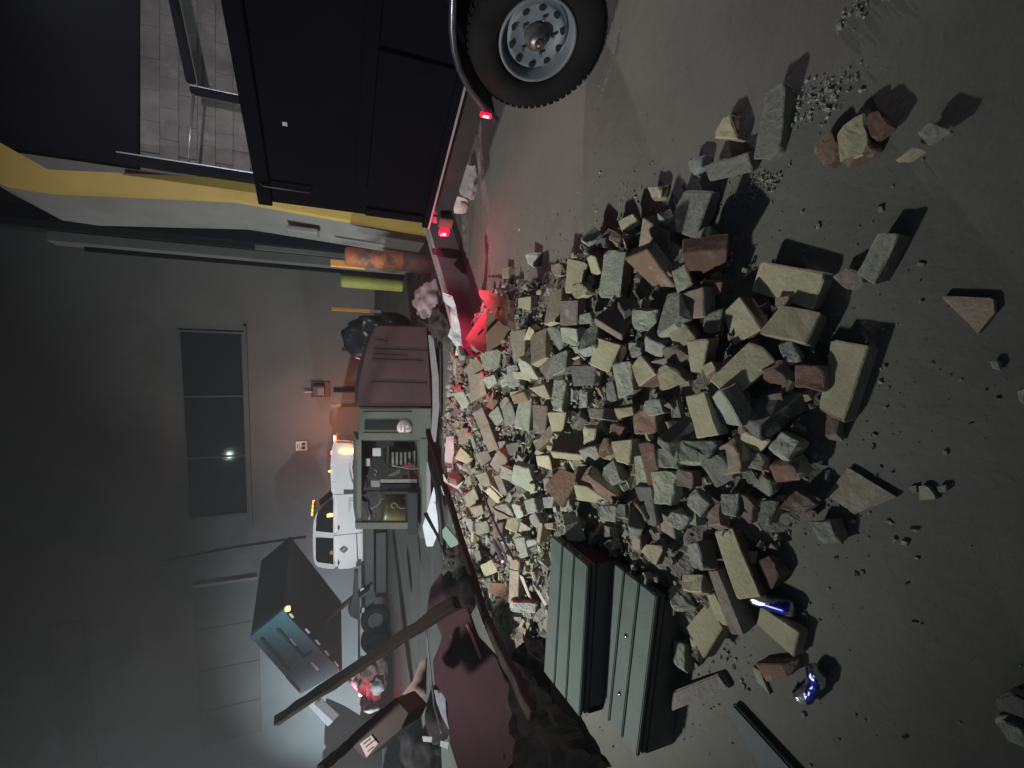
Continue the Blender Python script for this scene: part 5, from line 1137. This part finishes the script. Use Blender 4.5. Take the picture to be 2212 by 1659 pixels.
# further bricks lying lower in the gaps
rnd = random.Random(21); taken = [(r[3], r[4]) for r in ROCKS]; target = 298 - len(ROCKS); tries = 0
STEP = [(p.x, p.y) for p in (tA[0], tA[3], tB[2], tB[1])]
def in_step(x, y):
    ins_ = False
    for i in range(4):
        (ax, ay), (bx_, by_) = STEP[i], STEP[(i + 1) % 4]
        if (ay > y) != (by_ > y) and x < (bx_ - ax) * (y - ay) / (by_ - ay) + ax: ins_ = not ins_
    return ins_
while target > 0 and tries < 9000:
    tries += 1; x, y = rnd.uniform(X0, X1), rnd.uniform(Y0, Y1); e = edge_dist(x, y)
    if e < 0.03 or in_step(x, y): continue
    h = H(x, y); P = Vector((x, y, h - 0.012 + rnd.uniform(-0.015, 0.012))); u, v = to_px(P)
    t_ = (P - CAM).dot(FWD)
    if min((u - a) ** 2 + (v - b) ** 2 for a, b in taken) < (46 / t_ * 1.35) ** 2: continue
    n = Vector((rnd.gauss(0, 0.35), rnd.gauss(-0.1, 0.35), 1)).normalized(); L = rnd.choice((0.2, 0.1, 0.11, 0.13, 0.09, 0.075, 0.08)); W = min(L, rnd.choice((0.095, 0.095, 0.06, 0.07)))
    th = 0.058 if W > 0.07 else rnd.choice((0.06, 0.095)); th = min(th, L)
    R = Matrix.Rotation(rnd.uniform(0, math.pi), 3, n) @ basis(n.orthogonal(), n); c = P
    q = [c + R @ Vector((sx * L / 2 * rnd.uniform(.85, 1), sy * W / 2 * rnd.uniform(.85, 1), 0)) for sx, sy in ((-1, -1), (1, -1), (1, 1), (-1, 1))]
    c1 = rnd.choices('ygptmrdwo', (16, 22, 16, 13, 13, 8, 8, 4, 3))[0]; c2 = rnd.choices('gtmrpo', (3, 3, 3, 3, 2, 1))[0]
    add_rock(rough_block(q, n, th, 0, 500 + tries, FPX * L / t_, 2, broken=rnd.random() < 0.6), P - n * th / 2, c1, c2, L, FPX * L / t_)
    taken.append((u, v)); target -= 1
print('ROCKS', len(ROCKS), 'tries', tries)
# small chunks filling the heap and crumbs scattered round it: nobody could count them
def crumbs(n, place, smin, smax, mats_, name, label, seed, cat):
    rnd = random.Random(seed); b = bmesh.new(); k = 0; guard = 0
    base = [Vector(p) for p in ((1, 1, 1), (1, 1, -1), (1, -1, 1), (1, -1, -1), (-1, 1, 1), (-1, 1, -1), (-1, -1, 1), (-1, -1, -1))]
    F = ((0, 2, 3, 1), (4, 5, 7, 6), (0, 1, 5, 4), (2, 6, 7, 3), (0, 4, 6, 2), (1, 3, 7, 5))
    while k < n and guard < n * 20:
        guard += 1; p = place(rnd)
        if p is None: continue
        s = smin * (smax / smin) ** (rnd.random() ** 1.8); ax = Vector((rnd.gauss(0, 1), rnd.gauss(0, 1), rnd.gauss(0, 1))).normalized(); R = Matrix.Rotation(rnd.uniform(0, 6.28), 3, ax)
        d = Vector((rnd.uniform(.7, 1.4), rnd.uniform(.5, 1), rnd.uniform(.4, .8))) * s * 0.5
        vs_ = [b.verts.new(p + R @ Vector((q.x * d.x * rnd.uniform(.55, 1.1), q.y * d.y * rnd.uniform(.55, 1.1), q.z * d.z * rnd.uniform(.55, 1.1)))) for q in base]
        mi = rnd.randrange(len(mats_))
        for f in F: b.faces.new([vs_[i] for i in f]).material_index = mi
        k += 1
    tag(obj(name, b, mats_, loc=(0, 0, 0)), label, cat, kind='stuff')
def p_heap(r):
    x, y = r.uniform(X0, X1), r.uniform(Y0, Y1); e = edge_dist(x, y)
    if e < -0.0 or in_step(x, y): return None
    return Vector((x, y, H(x, y) * 0.86 - 0.005 + r.uniform(-0.01, 0.02)))
def p_edge(r):
    x, y = r.uniform(X0 - .5, X1 + .9), r.uniform(Y0 - .3, Y1 + .3); e = -edge_dist(x, y)
    if e < -0.05 or r.random() > math.exp(-max(0, e) * 8) or in_step(x, y): return None
    return Vector((x, y, 0.003))
crumbs(3000, p_heap, 0.014, 0.08, [M[k] for k in 'ygpgtmtpw'], 'small_rubble', 'small broken chunks filling the gaps between the bricks', 5, 'rubble')
crumbs(2600, p_edge, 0.0025, 0.018, [M[k] for k in 'gpgtmdw'], 'brick_crumbs', 'fine crumbs scattered over the concrete round the heap', 6, 'crumbs')
def cluster(r_, x, y, rad, n, seed, label):
    c = at_z(r_, x, y, 0.004)
    crumbs(n, lambda r: c + Vector((r.gauss(0, rad * .5), r.gauss(0, rad), 0)), 0.003, 0.016, [M['g'], M['p'], M['w']], 'crumb_patch', label, seed, 'crumbs')
cluster('F', 1620, 1220, 0.05, 160, 71, 'patch of crushed mortar near the long grey block'); cluster('G', 240, 480, 0.07, 200, 72, 'patch of crushed mortar beside the lone grey block'); cluster('G', 460, 40, 0.04, 40, 73, 'few crumbs at the far right edge')
# rutted dust under the trailer
def dust_strip(pts, wd, hgt, seed, label):
    b = bmesh.new(); n = 90; m_ = 14; rows = []
    for i in range(n):
        t = i / (n - 1) * (len(pts) - 1); k = min(int(t), len(pts) - 2); p = lerp(pts[k], pts[k + 1], t - k); d = (pts[k + 1] - pts[k]).normalized(); s = Vector((-d.y, d.x, 0))
        fade = math.sin(math.pi * i / (n - 1)) ** 0.6; rows.append([])
        for j in range(m_):
            u = (j / (m_ - 1) - 0.5) * 2; q = p + s * u * wd * (0.7 + 0.5 * noise.noise(p * 3 + Vector((seed, 0, 0))))
            z = hgt * fade * (math.exp(-u * u * 3.5) - 0.03) * (0.7 + 0.8 * noise.noise(q * 14)) + 0.004 * noise.noise(q * 50) - 0.004
            rows[-1].append(b.verts.new(Vector((q.x, q.y, z if abs(u) < 0.99 and 0 < i < n - 1 else -0.01))))
    for i in range(n - 1):
        for j in range(m_ - 1): b.faces.new([rows[i][j], rows[i][j + 1], rows[i + 1][j + 1], rows[i + 1][j]])
    tag(obj('dust_and_streak_ridge', b, M['dust'], smooth=True, loc=(0, 0, 0)), label, 'dust', kind='stuff')
M['dust'] = mat('pale_yard_dust', (0.24, 0.225, 0.21), (0.17, 0.16, 0.15), 9, 0.95, 0.9, 45, c3=(0.10, 0.09, 0.085), c3amt=0.62, c3scale=16)
dust_strip([at_z('O', 1040, 120), at_z('O', 1035, 330), at_z('O', 1052, 480), at_z('O', 1062, 620)], 0.16, 0.03, 1, 'low ridge of rutted dust running from the wheel to the heap')
dust_strip([at_z('O', 1010, 200), at_z('O', 1000, 420), at_z('O', 1010, 600)], 0.28, 0.035, 2, 'broad band of loose dust under the trailer')
dust_strip([at_z('O', 1350, 20), at_z('O', 1325, 120), at_z('O', 1300, 200), at_z('O', 1285, 270)], 0.035, 0.012, 3, 'thin pale ridge in place of a light streak just in front of the trailer wheel')  # pale strip laid where a streak of lamp light falls
# scattered single stones on the concrete
M['peb'] = M['g']
# ================================================================== labels that single each brick out
LM = [('the trailer wheel', 1160, 90), ('the trailer tail lamp', 960, 494), ('the folded cardboard', 1060, 700), ('the crushed blue can', 1760, 1480), ('the silver can', 1085, 1190), ('the can under the cream brick', 1680, 1305),
      ('the top of the step stool', 1200, 1150), ('the foot of the step stool', 1440, 1300), ('the maroon door panel', 1010, 1400), ('the loose terracotta slab', 1860, 1060), ('the plank offcut', 1510, 1490), ('the white boards', 945, 1090),
      ('the white chalky lump', 1700, 762), ('the long weathered board', 990, 765), ('the heap centre', 1330, 850), ('the near right picture corner', 2200, 20)]
ORD = ['nearest', 'second nearest', 'third nearest', 'fourth nearest', 'fifth nearest', 'sixth nearest', 'seventh nearest', 'eighth nearest', 'ninth nearest', 'tenth nearest']
WORD = {'brick': 'whole brick', 'half_brick': 'broken half brick', 'brick_fragment': 'brick fragment', 'brick_chip': 'small brick chip', 'mortar_lump': 'mortar lump'}
cls = {}
for r in ROCKS: cls.setdefault((r[1], r[5]), []).append(r)
for (c1, nm), L in cls.items():
    if len(L) == 1:
        r = L[0]; k = min(LM, key=lambda m_: (m_[1] - r[3]) ** 2 + (m_[2] - r[4]) ** 2); r[0]['label'] = 'the only %s %s, nearest to %s' % (KINDW[c1], WORD[nm], k[0])
        continue
    rk = [{id(r): i for i, r in enumerate(sorted(L, key=lambda r: (m_[1] - r[3]) ** 2 + (m_[2] - r[4]) ** 2))} for m_ in LM]
    for r in L:
        j = min(range(len(LM)), key=lambda j: (rk[j][id(r)], (LM[j][1] - r[3]) ** 2 + (LM[j][2] - r[4]) ** 2)); i = rk[j][id(r)]
        o_ = ORD[i] if i < len(ORD) else '%dth nearest' % (i + 1)
        r[0]['label'] = '%s %s, %s such to %s' % (KINDW[c1], WORD[nm], o_, LM[j][0])
for r in ROCKS:
    r[0]['category'] = 'mortar lump' if r[5] == 'mortar_lump' else 'brick'; r[0]['group'] = 'bricks and rubble of the heap'
# ================================================================== night haze in the yard
hz = bpy.data.materials.new('haze'); hz.use_nodes = True; hn = hz.node_tree; hn.nodes.clear()
ho = hn.nodes.new('ShaderNodeOutputMaterial'); hv = hn.nodes.new('ShaderNodeVolumePrincipled'); hv.inputs['Color'].default_value = (0.74, 0.86, 0.90, 1); hv.inputs['Density'].default_value = 0.006
hv.inputs['Anisotropy'].default_value = 0.3
hn.links.new(hv.outputs[0], ho.inputs['Volume'])
tag(obj('haze', bx(-61, 61, -41, 81, -1.0, 16.0), hz, loc=(0, 0, 0)), 'thin night haze over the yard', 'haze', kind='stuff')
sc.cycles.volume_step_rate = 4.0; sc.cycles.volume_bounces = 0
